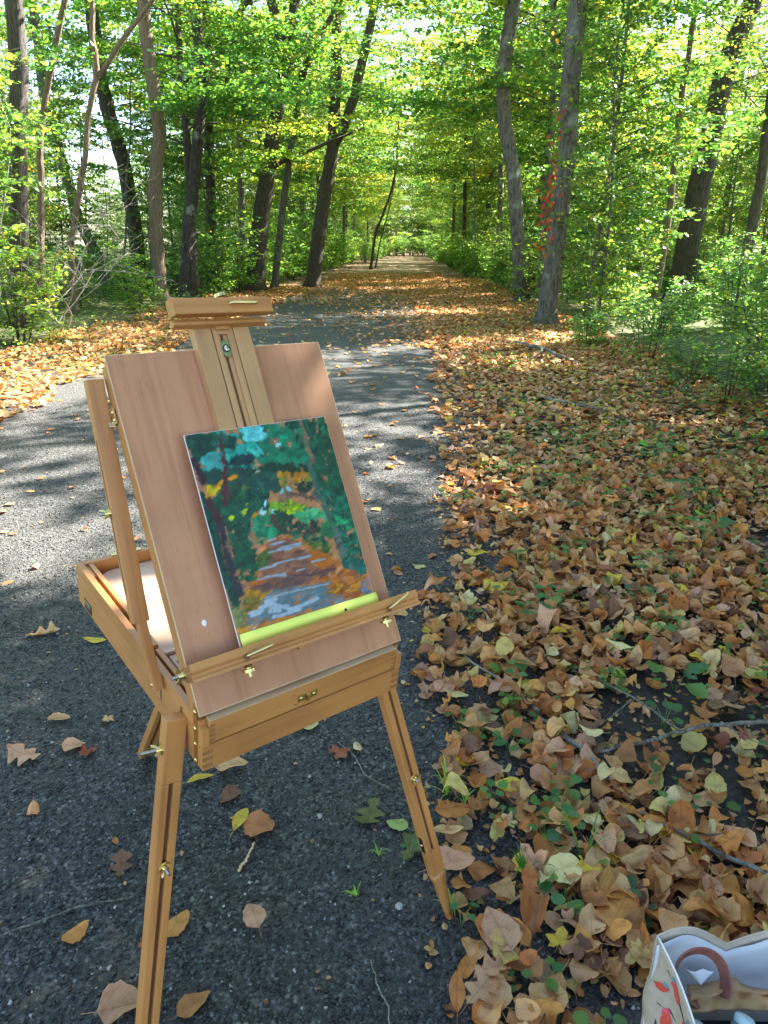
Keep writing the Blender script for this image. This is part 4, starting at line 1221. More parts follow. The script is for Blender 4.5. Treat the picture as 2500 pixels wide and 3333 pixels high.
def prism(name, poly, x0, x1, mat, parent=easel, M=None, bevel=0.0008):
    """extrude a (y,z) profile along x"""
    cx = (x0 + x1) / 2; cy = sum(p_[0] for p_ in poly) / len(poly); cz = sum(p_[1] for p_ in poly) / len(poly)
    bm = bmesh.new()
    a = [bm.verts.new((x0 - cx, y - cy, z - cz)) for y, z in poly]
    b = [bm.verts.new((x1 - cx, y - cy, z - cz)) for y, z in poly]
    n = len(poly)
    bm.faces.new(a[::-1]); bm.faces.new(b)
    for i in range(n): bm.faces.new((a[i], a[(i + 1) % n], b[(i + 1) % n], b[i]))
    bmesh.ops.recalc_face_normals(bm, faces=bm.faces[:])
    if bevel: bmesh.ops.bevel(bm, geom=bm.edges[:], offset=bevel, segments=2, affect='EDGES')
    me = bpy.data.meshes.new(name); bm.to_mesh(me); bm.free()
    o = link(name, me, parent, M_[mat])
    o.matrix_local = (M if M else Matrix.Identity(4)) @ Matrix.Translation((cx, cy, cz))
    return o


def lathe(name, prof, mat, parent, M, seg=20, flute=0.0, smooth=True):
    """prof: (r,z) list turned about local z"""
    V = []; F = []
    for r_, z in prof:
        for k in range(seg):
            rr = r_ * (1 + (flute if k % 2 else -flute))
            V.append((rr * math.cos(2 * math.pi * k / seg), rr * math.sin(2 * math.pi * k / seg), z))
    for i in range(len(prof) - 1):
        for k in range(seg): F.append((i * seg + k, i * seg + (k + 1) % seg, (i + 1) * seg + (k + 1) % seg, (i + 1) * seg + k))
    me = bpy.data.meshes.new(name)
    me.from_pydata(V, [], F + [tuple(range(seg))[::-1], tuple((len(prof) - 1) * seg + k for k in range(seg))])
    if smooth:
        for p_ in me.polygons: p_.use_smooth = len(p_.vertices) == 4
        try: me.set_sharp_from_angle(angle=math.radians(40))
        except Exception: pass
    o = link(name, me, parent, M_[mat]); o.matrix_local = M
    return o


def tube_obj(name, pts, rad, mat, parent, M=None, sides=10):
    g_ = Geo(); g_.tube(pts, rad if hasattr(rad, '__len__') else [rad] * len(pts), sides)
    o = link(name, g_.mesh(name), parent, M_[mat])
    if M is not None: o.matrix_local = M
    return o


def wing_nut(parent, M, turn=0.6, bolt=.022):
    """brass washer, hub with two wings, threaded bolt end along local z"""
    w = lathe('wing_nut', [(.0095, 0), (.0095, .0015), (.006, .0018), (.0052, .009), (.0042, .010)], 'brass', parent, M, 18)
    for s in (1, -1):
        V = [(s * .003, -.0012, .002), (s * .011, -.0012, .006), (s * .014, -.001, .014), (s * .009, -.001, .015), (s * .004, -.0012, .009)]
        V2 = [(a, -b, c) for a, b, c in V]
        n = 5
        F = [tuple(range(n)), tuple(range(2 * n - 1, n - 1, -1))] + [(i, n + i, n + (i + 1) % n, (i + 1) % n) for i in range(n)]
        me = bpy.data.meshes.new('wing'); me.from_pydata(V + V2, [], F)
        bm = bmesh.new(); bm.from_mesh(me); bmesh.ops.recalc_face_normals(bm, faces=bm.faces[:]); bmesh.ops.bevel(bm, geom=bm.edges[:], offset=.0004, segments=1, affect='EDGES'); bm.to_mesh(me); bm.free()
        o = link('wing', me, w, M_['brass']); o.matrix_local = Matrix.Rotation(turn, 4, 'Z')
    prof = []
    for k in range(int(bolt / .0011)): prof += [(.0026 if k % 2 else .0031, .009 + k * .0011)]
    lathe('bolt', prof, 'steel', w, Matrix.Identity(4), 12)
    return w


def screw(parent, M, r_=.0042, mat='brass'):
    return lathe('screw', [(r_, 0), (r_ * .95, .0009), (r_ * .6, .002), (r_ * .2, .0024)], mat, parent, M, 14)


# --- box body
part('box_side', (0, .013, .0, BD, .0, BH), 'woodY')
part('box_side', (BW - .013, BW, .0, BD, .0, BH), 'woodY')
part('box_back', (.0132, BW - .0132, BD - .014, BD, .0, BH), 'woodX')
part('box_bottom', (.0132, BW - .0132, .0142, BD - .0145, .005, .009), 'paneZ' if False else 'panelX')
part('box_front', (.0004, BW - .0004, -.0125, .0, .0, .051), 'woodX')
for (x0, x1) in ((.0, .0128), (BW - .0128, BW)):
    part('corner_post', (x0, x1, -.0135, .0, .0515, .086), 'woodZ')
    for z0 in (.006, .020, .034):       # finger joints in darker end grain
        part('finger_joint', (x0 + .0002 if x0 < .1 else x0 - .006, x1 + .006 if x0 < .1 else x1 - .0002, -.0131, -.0105, z0, z0 + .0072), 'endX', bevel=.0002)
dr = part('drawer_front', (.0135, BW - .0135, -.0115, .0035, .0535, .0985), 'woodX')
for x0 in (.0138, BW - .0138 - .0095):
    for z0 in (.0565, .0665, .0765, .0865):
        part('finger_joint', (x0, x0 + .0095, -.0122, -.010, z0, z0 + .0052), 'endX', bevel=.0002)
part('drawer_lip', (.0135, BW - .0135, -.0113, .0037, .0987, .1005), 'edgeX', bevel=.0004)
# latch plate on the drawer
lat = part('latch', (.183, .223, -.0137, -.0119, .0665, .0795), 'brass', bevel=.0008)
for x0 in (-.0135, .0135):
    screw(lat, Matrix.Translation((x0, -.0009, 0)) @ Matrix.Rotation(math.pi / 2, 4, 'X'), .0042)
part('catch', (-.0035, .0035, -.0045, -.0011, -.0085, .0045), 'brass', lat, bevel=.0006)
for dx, dz in ((.172, .083), (.1745, .0845), (.176, .0635), (.1785, .0625), (.181, .0612)):
    lathe('pin_hole', [(.0009, 0), (.0009, .0004)], 'darkX', easel, Matrix.Translation((dx, -.0116, dz)) @ Matrix.Rotation(math.pi / 2, 4, 'X'), 8)

# --- inside of the box
part('inner_rail', (.0215, .0315, .235, BD - .0145, .055, BH - .0015), 'woodY')
part('inner_rail', (.0205, .0305, .0142, .225, .055, BH - .0035), 'woodY')
part('inner_rail', (BW - .0315, BW - .0215, .0142, BD - .0145, .055, BH - .0015), 'woodY')
part('rail_block', (.0135, .0212, .5375, BD - .0145, .05, BH - .006), 'woodY')
part('divider', (.032, BW - .032, .205, .213, .05, BH - .004), 'paleX')


def rounded_sheet(name, x0, x1, y0, y1, z0, z1, rad, mat, M=None, parent=easel, corners=(1, 1, 1, 1)):
    pts = []
    for (cx, cy, a0, on) in ((x1 - rad, y1 - rad, 0, corners[0]), (x0 + rad, y1 - rad, 90, corners[1]), (x0 + rad, y0 + rad, 180, corners[2]), (x1 - rad, y0 + rad, 270, corners[3])):
        if on:
            for k in range(9):
                a = math.radians(a0 + k * 90 / 8); pts.append((cx + rad * math.cos(a), cy + rad * math.sin(a)))
        else:
            pts.append((cx + math.copysign(rad, math.cos(math.radians(a0 + 45))), cy + math.copysign(rad, math.sin(math.radians(a0 + 45)))))
    cx, cy, cz = (x0 + x1) / 2, (y0 + y1) / 2, (z0 + z1) / 2
    bm = bmesh.new()
    a = [bm.verts.new((x - cx, y - cy, z0 - cz)) for x, y in pts]; b = [bm.verts.new((x - cx, y - cy, z1 - cz)) for x, y in pts]
    bm.faces.new(a[::-1]); bm.faces.new(b); n = len(pts)
    for i in range(n): bm.faces.new((a[i], a[(i + 1) % n], b[(i + 1) % n], b[i]))
    me = bpy.data.meshes.new(name); bm.to_mesh(me); bm.free()
    o = link(name, me, parent, M_[mat]); o.matrix_local = (M if M else Matrix.Identity(4)) @ Matrix.Translation((cx, cy, cz))
    return o


rounded_sheet('palette', .034, BW - .034, .215, BD - .02, .066, .071, .04, 'paleY')
rounded_sheet('inner_board', .033, BW - .033, .02, .203, .070, .075, .01, 'paleX')
part('support_block', (.036, .060, .150, .200, .0755, .0875), 'paleY')
part('mortise', (.042, .0505, .168, .180, .0870, .0880), 'darkX', bevel=0)  # dark sheet for a square hole, its shade given as colour
# metal fitting let into the left side and catches on the rear rim
hd = part('side_fitting', (-.0012, .0006, .520, .563, .006, .030), 'blackmetal', bevel=.0005)
part('fitting_plate', (-.0016, .0008, -.019, .019, -.003, .009), 'nickel', hd, bevel=.0004)
for x0 in (.075, .12):
    part('rim_catch', (x0, x0 + .024, BD - .008, BD + .004, BH, BH + .0025), 'brass', bevel=.0008)
# dark strips on the left side, slot shade put into their colour
part('side_slot', (-.0004, .004, .150, .156, .035, .087), 'darkZ', bevel=0)
part('side_slot', (-.0004, .004, .062, .070, .055, .081), 'darkZ', bevel=0)

# --- strap hinges joining lid and box
for sx in (-1, 1):
    x = -.0011 if sx < 0 else BW + .0011
    st = part('strap_hinge', (x - .001, x + .001, .0045, .0155, .0, .124), 'brass', bevel=.0006)
    for dz in (-.053, -.018, .014, .048):
        screw(st, Matrix.Translation((sx * .001, 0, dz)) @ Matrix.Rotation(sx * math.pi / 2, 4, 'Y'), .0048)

# --- the lid with its painting panel (frame: x across, y up the lid, z outward)
LL = 0.6087
lid = rounded_sheet('lid_panel', .0, BW, .0, LL, -.0035, .0, .002, 'panelY', LIDT)
e_ = .0012
for nm, bx, mt in (('panel_edge', (-e_, .0, .0, LL, -.0035, .0003), 'edgeY'), ('panel_edge', (BW, BW + e_, .0, LL, -.0035, .0003), 'edgeY'),
                   ('panel_edge', (-e_, BW + e_, LL, LL + e_, -.0035, .0003), 'edgeX'), ('panel_edge', (-e_, BW + e_, -e_, .0, -.0035, .0003), 'edgeX')):
    part(nm, bx, mt, M=LIDT, bevel=.0003)
for x0, x1 in ((.001, .0125), (BW - .0125, BW - .001)):
    sd = part('lid_side', [(x0, x1, .0, LL - .012, -.0375, -.021), (x0 + .0025, x1 - .0025, .03, LL - .06, -.021, -.0185), (x0, x1, .0, LL - .004, -.0185, -.0037)], 'woodY', M=LIDT)
part('lid_top', (.013, BW - .013, LL - .014, LL - .002, -.036, -.0037), 'woodX', M=LIDT)
part('lid_foot', (.013, BW - .013, .002, .014, -.036, -.0037), 'woodX', M=LIDT)
part('lid_clip', (.085, .115, LL - .006, LL + .004, -.010, -.004), 'brass', M=LIDT, bevel=.0006)
lathe('paint_spot', [(.0042, 0), (.0036, .0004)], 'white', easel, LIDT @ Matrix.Translation((.0467, .142, 0)) @ Matrix.Diagonal((1, 1.35, 1, 1)), 14)

# --- mast up the middle
MZ = .020
part('mast_rail', (.1555, .1885, .062, .655, .0004, MZ), 'mastY', M=LIDT)
part('mast_rail', (.2322, .2645, .062, .655, .0004, MZ), 'mastY', M=LIDT)
part('mast_back', (.186, .234, .064, .653, .0004, .006), 'darkY', M=LIDT, bevel=0)
part('mast_tongue', [(.1905, .2003, .064, .654, .006, MZ + .0005), (.2178, .2302, .064, .654, .006, MZ + .0005), (.2003, .2178, .628, .654, .006, MZ + .0005), (.2003, .2055, .064, .628, .006, MZ - .004), (.2105, .2178, .064, .628, .006, MZ - .004)], 'mastY', M=LIDT, bevel=.0004)
part('mast_foot', (.199, .217, .049, .0615, .0004, .010), 'woodX', M=LIDT)
bp = rounded_sheet('slide_plate', .2005, .2165, .585, .617, MZ - .001, MZ + .0012, .0078, 'nickel', LIDT)
lathe('slide_screw', [(.0072, 0), (.0072, .001), (.0058, .0013), (.0055, .0008), (.003, .0022), (.001, .0025)], 'blackmetal', bp, Matrix.Translation((0, 0, .0012)), 20)
lathe('slide_screw', [(.0052, 0), (.005, .0008), (.002, .0018)], 'nickel', bp, Matrix.Translation((0, 0, .0028)), 20)

# --- top clamp (profile in lid y,z)
TC = [(.684, .020), (.690, .024), (.689, .040), (.6835, .043), (.684, .050), (.655, .052), (.6545, .040), (.658, .037), (.657, .030), (.6625, .020)]
TR = [(.6545, .019), (.6545, .029), (.6485, .032), (.6465, .037), (.6415, .037), (.640, .019)]
prism('clamp_beam', TC, .117, .307, 'woodX', M=LIDT)
prism('clamp_rail', TR, .116, .296, 'woodX', M=LIDT)
part('clamp_neck', (.196, .224, .635, .688, .021, .0185 + .008), 'woodX', M=LIDT)
lathe('knob', [(.0035, 0), (.0035, .005), (.0125, .006), (.0125, .012), (.010, .0135), (.004, .0145)], 'brass', easel, LIDT @ Matrix.Translation((.2235, .688, .025)) @ Matrix.Rotation(-math.pi / 2, 4, 'X'), 30, .03)
def hook(p0, d1, d2, l2):
    p0 = Vector(p0); a = p0 + Vector(d1); b = a + Vector(d2) * l2
    tube_obj('hook', smooth_line([p0, a, a.lerp(b, .12), b], 14), .0028, 'brass', easel, LIDT, 12)
    lathe('hook_hole', [(.0050, 0), (.0050, .0006)], 'darkX', easel, LIDT @ Matrix.Translation(p0 + Vector((0, 0, .004))), 16)
hook((.222, .6715, .046), (0, .001, .009), (.98, -.10, .15), .050)
for dx, dy, c_ in ((.148, .667, 'white'), (.165, .6695, 'white')):
    pass
M_['lilac'] = simple('lilac_smear', (.46, .26, .30), .6)
for dx, dy, a_, b_, m_ in ((.147, .6655, .0048, .003, 'lilac'), (.160, .6715, .0036, .0014, 'white'), (.247, .665, .006, .0035, 'lilac')):
    lathe('paint_smear', [(1, 0), (.8, .15)], m_, easel, LIDT @ Matrix.Translation((dx, dy, .0513 - (dy - .655) * .07)) @ Matrix.Rotation(.05, 4, 'X') @ Matrix.Diagonal((a_, b_, .0012, 1)), 12)

# --- bottom ledge that carries the picture
LP = [(.0575, .012), (.0815, .012), (.0815, .029), (.0885, .043), (.0745, .0465), (.070, .0425), (.066, .0425), (.0635, .0475), (.0585, .0475)]
prism('ledge', LP, -.012, .457, 'woodX', M=LIDT)
part('ledge_end', (-.0128, -.0122, .0600, .0845, .0145, .0425), 'endX', M=LIDT, bevel=.0002)
hook((.0835, .0715, .0445), (0, .001, .007), (.93, .12, .32), .046)
hook((.381, .0690, .0445), (0, .001, .007), (.86, .38, .33), .046)
for x_ in (.086, .375):
    k_ = lathe('ledge_nut', [(.0042, 0), (.0075, .001), (.0065, .003), (.0045, .004), (.0045, .006), (.0115, .0065), (.0115, .0115), (.004, .012), (.0032, .0125), (.0032, .020)], 'brass', easel,
               LIDT @ Matrix.Translation((x_, .0570, .036)) @ Matrix.Rotation(math.pi / 2, 4, 'X'), 26, .02)
wing_nut(easel, LIDT @ Matrix.Translation((-.0125, .073, .014)) @ Matrix.Rotation(-math.pi / 2, 4, 'Y'), 1.2, .014)

# --- left lid support: bracket, sleeve and rod
sa, sb = Vector((-.018, .351 - .004, .574)), Vector((-.018, .189, .187))
rc = Vector((-.012, .135, .075))
SM = frame(sb, sa - sb); SL = (sa - sb).length
part('support_sleeve', [(-.0145, .0145, -.0090, .0090, .0, SL)], 'woodZ', M=SM, bevel=.0018)
part('sleeve_slot', (-.0148, -.0130, -.0018, .0018, .055, SL - .10), 'darkZ', M=SM, bevel=0)
rt = sb + (sa - sb).normalized() * .02
RM = frame(rc, rt - rc)
part('support_rod', (-.0085, .0085, -.0065, .0065, .0, (rt - rc).length), 'woodZ', M=RM, bevel=.001)
screw(easel, RM @ Matrix.Translation((-.0085, 0, .012)) @ Matrix.Rotation(-math.pi / 2, 4, 'Y'), .0034)
wing_nut(easel, SM @ Matrix.Translation((-.0148, 0, .195)) @ Matrix.Rotation(-math.pi / 2, 4, 'Y'), 1.0, .012)
br = part('bracket', (-.0035, .0003, .500, .526, -.036, -.020), 'brass', M=LIDT, bevel=.001)
for dy in (-.006, .007): screw(br, Matrix.Translation((-.0019, dy, .001)) @ Matrix.Rotation(-math.pi / 2, 4, 'Y'), .0045)
part('bracket_link', (-.012, -.0008, .497, .505, -.052, -.030), 'nickel', M=LIDT, bevel=.0006)

# --- legs
def leg_frame(top, foot): return frame(top, Vector(foot) - Vector(top)), (Vector(foot) - Vector(top)).length
LT, LF = Vector((-.022, .053, .04)), Vector((-.148, -.05, -.677))
LM, Lh = leg_frame(LT, LF)
hw, hd_ = .0185, .0125            # half width (x), half depth (y)
# local z runs down the leg; local y+ = z cross x -> toward the camera or away, so build symmetric slots on both faces
part('leg', [(-hw, hw, -hd_, hd_, -.035, .085), (-hw, -.0045, -hd_, hd_, .085, Lh - .02), (.0035, hw, -hd_, hd_, .085, Lh - .02)], 'woodZ', M=LM, bevel=.0022, label='front left leg with a long dark slot')
part('leg_core', (-.0055, .0045, -.006, .006, .087, Lh - .0), 'darkZ', M=LM, bevel=0)
wing_nut(easel, LM @ Matrix.Translation((-hw, 0, .022)) @ Matrix.Rotation(-math.pi / 2, 4, 'Y'), 1.3, .030)
def face_sign(M): return -1 if (M.to_3x3() @ Vector((0, 1, 0))).y > 0 else 1
sg = face_sign(LM)
wing_nut(easel, LM @ Matrix.Translation((-.0005, sg * hd_, Lh * .335)) @ Matrix.Rotation(-sg * math.pi / 2, 4, 'X'), .9, .016)

RTp, RF = Vector((.435, .060, -.007)), Vector((.568, -.136, -.654))
RM_, Rh = leg_frame(RTp, RF)
sg = face_sign(RM_)
part('leg', [(-.0185, .0185, -.0115, .0115, -.05, .02), (-.0185, -.0035, -.0115, .0115, .02, Rh * .69), (.0035, .0185, -.0115, .0115, .02, Rh * .69), (-.0185, .0185, -.0115, .0115, Rh * .69, Rh * .79)], 'woodZ', M=RM_, bevel=.0016, label='front right leg ending in a tapered tip')
part('leg_core', (-.0045, .0045, -.006, .006, .02, Rh * .69), 'darkZ', M=RM_, bevel=0)
g_ = Geo()
prof = [(.79, .0185, .0115), (.815, .0165, .0110), (.835, .0125, .0100), (.90, .0105, .0085), (.965, .0070, .0065), (.985, .0068, .0065)]
V = []; Q = []
for t, a, b in prof: V += [(-a + (.004 if a < .015 else 0) * 0, -b, Rh * t), (a, -b, Rh * t), (a, b, Rh * t), (-a, b, Rh * t)]
for i in range(len(prof) - 1):
    for k in range(4): Q.append([i * 4 + k, i * 4 + (k + 1) % 4, i * 4 + 4 + (k + 1) % 4, i * 4 + 4 + k])
Q.append([0, 3, 2, 1]); Q.append([len(V) - 4 + j for j in range(4)])
g_.add(V, Q)
o = link('leg_tip', g_.mesh('leg_tip', False), easel, M_['woodZ']); o.matrix_local = RM_
lathe('rubber_foot', [(.007, 0), (.0085, .004), (.0095, .012), (.007, .015)], 'rubber', easel, RM_ @ Matrix.Translation((0, 0, Rh - .014)), 14)
wing_nut(easel, RM_ @ Matrix.Translation((0, sg * .0115, Rh * .40)) @ Matrix.Rotation(-sg * math.pi / 2, 4, 'X'), .5, .012)
lc_ = part('leg_catch', (-.0193, -.0186, -.006, .006, Rh * .63, Rh * .69), 'blackmetal', M=RM_, bevel=0)
screw(lc_, Matrix.Translation((-.0005, 0, 0)) @ Matrix.Rotation(-math.pi / 2, 4, 'Y'), .0035, 'nickel')

BT, BF = Vector((.21, .43, .0)), Vector((.226, .873, -.78))
BM_, Bh = leg_frame(BT, BF)
part('leg', [(-.022, -.0065, -.011, .011, .0, Bh - .02), (.0065, .022, -.011, .011, .0, Bh - .02), (-.0065, .0065, -.011, -.003, .0, Bh - .03)], 'woodZ', M=BM_, bevel=.0016, label='rear leg slanting away under the box')
part('leg_core', (-.006, .006, -.0028, .004, .05, Bh - .012), 'darkZ', M=BM_, bevel=.0008)
tube_obj('leg_pin', [(-.015, 0, Bh - .075), (.012, .008, Bh - .07)], .003, 'brass', easel, BM_)

# ------------------------------------------------------------------ the picture on the easel
PAT = Matrix.Translation(ET) @ ER.to_4x4() @ LIDT
PX0, PX1, PY0, PY1 = .087, .3715, .083, .4535
# picture pixels of the studied enlargement -> u,v on the board
def homog(src, dst):
    A = []; b = []
    for (x, y), (u, v) in zip(src, dst):
        A.append([x, y, 1, 0, 0, 0, -u * x, -u * y]); b.append(u)
        A.append([0, 0, 0, x, y, 1, -v * x, -v * y]); b.append(v)
    return np.append(np.linalg.solve(np.array(A), np.array(b)), 1).reshape(3, 3)


HM = homog([(42, 185), (1162, 50), (497, 1890), (1571, 1529)], [(0, 1), (1, 1), (0, 0), (1, 0)])
PWX, PHX = 196, 256
img = np.zeros((PHX, PWX, 3)) + np.array([.46, .235, .135])
hgt = np.zeros((PHX, PWX))
GY, GX = np.mgrid[0:PHX, 0:PWX]
rp = np.random.default_rng(44)
img *= (1 + .05 * rp.normal(size=(PHX, PWX, 1)))


def tuv(x, y):
    q = HM @ np.array([x, y, 1.0]); return q[0] / q[2], q[1] / q[2]


def s2l(c): return np.array([((v / 255 + .055) / 1.055) ** 2.4 if v > 10 else v / 255 / 12.92 for v in c])


def dab(x, y, c, ln, wd, ang, jit=.12, h=1.0):
    """brush dab centred on enlargement pixel x,y; size in those pixels; angle in degrees on the photograph"""
    u, v = tuv(x, y); u2, v2 = tuv(x + ln * math.cos(math.radians(ang)), y - ln * math.sin(math.radians(ang)))
    dx, dy = (u2 - u) * PWX, (v2 - v) * PHX
    L_ = max(math.hypot(dx, dy) / 2, .8); a = math.atan2(dy, dx); W_ = max(wd / 1120 * PWX / 2, .7)
    cx, cy = u * PWX, v * PHX
    R2 = int(max(L_, W_)) + 3
    x0, x1, y0, y1 = max(0, int(cx) - R2), min(PWX, int(cx) + R2), max(0, int(cy) - R2), min(PHX, int(cy) + R2)
    if x0 >= x1 or y0 >= y1: return
    gx, gy = GX[y0:y1, x0:x1] - cx, GY[y0:y1, x0:x1] - cy
    l_ = gx * math.cos(a) + gy * math.sin(a); w_ = -gx * math.sin(a) + gy * math.cos(a)
    rag = 1 + .22 * np.sin(w_ * 2.1 + rp.uniform(0, 6)) + .12 * rp.normal()
    d = (np.abs(l_) / (L_ * rag)) ** 2.6 + (np.abs(w_) / W_) ** 2.6
    m = np.clip((1.25 - d) / .45, 0, 1)[..., None]
    cc = s2l(c) * (1 + jit * rp.normal()) * (1 + .09 * np.sin(w_ * 2.6 + rp.uniform(0, 6)))[..., None]
    img[y0:y1, x0:x1] = img[y0:y1, x0:x1] * (1 - m) + np.clip(cc, .002, 1) * m
    hgt[y0:y1, x0:x1] = hgt[y0:y1, x0:x1] * (1 - m[..., 0] * .7) + h * m[..., 0] * (.5 + .5 * np.cos(w_ * 2.2)) * rp.uniform(.4, 1)


def inside(px, py, poly):
    c = False; n = len(poly)
    for i in range(n):
        x1, y1 = poly[i]; x2, y2 = poly[(i + 1) % n]
        if (y1 > py) != (y2 > py) and px < (x2 - x1) * (py - y1) / (y2 - y1) + x1: c = not c
    return c


def region(poly, cols, n, ln, wd, ang, ja=30, jit=.14):
    xs_ = [p_[0] for p_ in poly]; ys_ = [p_[1] for p_ in poly]; k = 0
    n = int(n * 1.5)
    while k < n:
        x, y = rp.uniform(min(xs_), max(xs_)), rp.uniform(min(ys_), max(ys_))
        if inside(x, y, poly):
            dab(x, y, cols[rp.integers(0, len(cols))], ln * rp.uniform(.6, 1.3), wd * rp.uniform(.6, 1.3), ang + rp.normal(0, ja), jit); k += 1


def stroke(pts, c, wd, jit=.1, step=14):
    for (a, b) in zip(pts[:-1], pts[1:]):
        n = max(1, int(math.hypot(b[0] - a[0], b[1] - a[1]) / step)); an = math.degrees(math.atan2(a[1] - b[1], b[0] - a[0]))
        for k in range(n + 1):
            t = k / n; dab(a[0] + (b[0] - a[0]) * t, a[1] + (b[1] - a[1]) * t, c, step * 2.6, wd, an + rp.normal(0, 4), jit)


DG = [(0, 62, 56), (4, 78, 62), (12, 70, 60), (20, 92, 70)]
MG = [(38, 118, 92), (46, 128, 104), (30, 104, 84)]
TG = [(44, 140, 128), (70, 160, 150), (36, 118, 108)]
SG = [(48, 78, 74), (42, 72, 68), (52, 86, 74), (34, 74, 60)]
# canopy
region([(60, 200), (480, 150), (560, 470), (200, 470)], TG, 80, 60, 40, 20)
region([(70, 210), (330, 180), (330, 260), (170, 400), (110, 330)], DG, 70, 60, 36, 30)
region([(480, 150), (960, 90), (1060, 470), (600, 470)], MG, 150, 60, 40, 40)
region([(500, 145), (640, 135), (720, 215), (600, 245), (520, 235)], [(128, 200, 202), (112, 190, 192), (140, 210, 212)], 34, 46, 30, 20, 40, .04)
region([(190, 390), (240, 340), (340, 360), (340, 460), (230, 470)], [(80, 150, 150), (92, 160, 158)], 22, 60, 34, 50)
region([(380, 320), (600, 260), (640, 340), (420, 370)], [(66, 160, 150), (50, 146, 134), (96, 178, 168)], 26, 60, 30, 30)
region([(350, 190), (450, 220), (440, 300), (350, 300)], DG, 24, 44, 26, 60)
region([(385, 390), (440, 350), (580, 350), (580, 410), (400, 440)], [(2, 52, 58), (10, 62, 64)], 26, 56, 24, 10, 12)
region([(855, 100), (950, 90), (950, 140), (870, 150)], DG, 14, 40, 24, 30)
for x, y in ((945, 215), (935, 245), (975, 265), (985, 290)): dab(x, y, (2, 60, 52), 50, 26, 70)
for x, y, s in ((795, 275, 30), (615, 465, 36), (625, 525, 34), (765, 495, 50), (552, 600, 16)): dab(x, y, (166, 206, 214), s * 1.4, s, 20, .03)
# middle foliage bands
region([(200, 470), (560, 460), (590, 560), (420, 620), (200, 560)], SG, 70, 70, 36, 10, 20)
region([(560, 480), (620, 450), (760, 420), (1050, 440), (1040, 480), (700, 520)], [(6, 58, 44), (14, 66, 52), (20, 60, 44)], 55, 56, 26, 15, 25)
region([(580, 520), (780, 490), (800, 640), (560, 680)], [(38, 76, 68), (44, 84, 72)], 55, 70, 40, 15, 20)
region([(400, 600), (560, 600), (540, 720), (400, 760)], [(70, 104, 52), (50, 88, 60), (36, 80, 62)], 36, 50, 26, 50)
region([(790, 500), (1040, 500), (1040, 590), (830, 600)], [(182, 128, 44), (190, 140, 60), (110, 124, 60)], 34, 44, 24, 60, 25)
region([(930, 570), (1080, 580), (1110, 660), (950, 650)], [(22, 54, 48), (30, 66, 54)], 26, 46, 20, -20)
region([(810, 615), (900, 600), (890, 650), (820, 655)], [(150, 200, 206), (120, 176, 180)], 12, 34, 20, 20, 30, .04)
stroke([(200, 690), (250, 640)], (206, 160, 50), 30)
stroke([(240, 600), (270, 650), (320, 610)], (214, 196, 60), 26)
stroke([(290, 600), (350, 560), (400, 545), (450, 520)], (204, 148, 56), 26)
stroke([(400, 720), (450, 680), (510, 660)], (176, 140, 60), 16)
# lower woods
region([(280, 690), (350, 640), (700, 640), (720, 760), (620, 820), (590, 1050), (650, 1200), (600, 1340), (520, 1350), (440, 1180), (390, 900)], [(24, 72, 60), (30, 88, 66), (36, 98, 70), (20, 60, 52)], 280, 52, 32, 60, 35)
region([(340, 760), (600, 720), (560, 860), (360, 900)], [(34, 88, 72), (42, 84, 70)], 50, 60, 30, 20)
region([(600, 840), (800, 800), (820, 960), (880, 960), (720, 1010), (620, 1060)], [(60, 140, 104), (50, 124, 92), (40, 110, 84)], 70, 46, 30, 30)
region([(700, 760), (900, 730), (1080, 780), (1140, 980), (1180, 1080), (960, 1000), (820, 960)], [(12, 62, 52), (28, 80, 60), (40, 96, 70), (70, 64, 56)], 130, 44, 26, 60)
region([(720, 750), (860, 710), (1000, 760), (960, 800), (730, 780)], [(126, 158, 58), (150, 178, 56), (90, 130, 70)], 46, 40, 16, 15, 15)
region([(860, 790), (960, 760), (940, 840), (870, 820)], [(190, 202, 64), (150, 170, 70)], 14, 26, 12, 30)
region([(920, 820), (1020, 790), (1160, 790), (1170, 850), (1040, 880), (960, 860)], [(84, 158, 118), (110, 176, 130), (70, 146, 110)], 36, 56, 32, 15)
for x, y, l_ in ((690, 735, 60), (660, 790, 50), (745, 800, 44), (672, 810, 30)): dab(x, y, (164, 208, 214), l_, 18, 80, .03)
for x, y in ((530, 790), (520, 815), (415, 845), (430, 850), (548, 740)): dab(x, y, (182, 196, 62), 42, 18, 50)
dab(605, 825, (196, 150, 60), 50, 26, 50)
region([(820, 660), (900, 650), (900, 690), (800, 720)], [(122, 104, 92), (140, 110, 92)], 12, 50, 20, 20)
stroke([(860, 650), (960, 670), (1080, 700)], (104, 80, 70), 22)
# right side mass
region([(980, 85), (1150, 75), (1210, 250), (1300, 560), (1340, 720), (1390, 900), (1100, 640), (1060, 400)], [(8, 62, 52), (14, 76, 58), (24, 84, 60), (20, 96, 70)], 260, 50, 28, 100, 25)
region([(1090, 600), (1340, 720), (1440, 1020), (1480, 1280), (1440, 1330), (1330, 1290), (1300, 1180), (1200, 900)], [(8, 84, 68), (10, 70, 58), (20, 116, 90), (10, 100, 84)], 220, 56, 26, 100, 18)
region([(1230, 850), (1270, 840), (1400, 920), (1400, 960), (1280, 950)], [(34, 158, 110), (24, 140, 100)], 14, 34, 18, 80)
region([(1310, 1180), (1460, 1170), (1480, 1290), (1340, 1310)], [(0, 106, 96), (4, 92, 84)], 40, 60, 26, 80, 12)
stroke([(965, 90), (1000, 180), (1040, 330), (1060, 400)], (132, 112, 96), 30)
stroke([(1040, 440), (1075, 540), (1110, 660), (1160, 760), (1220, 900)], (78, 104, 94), 44)
stroke([(1220, 900), (1260, 1000), (1310, 1130)], (98, 110, 106), 50)
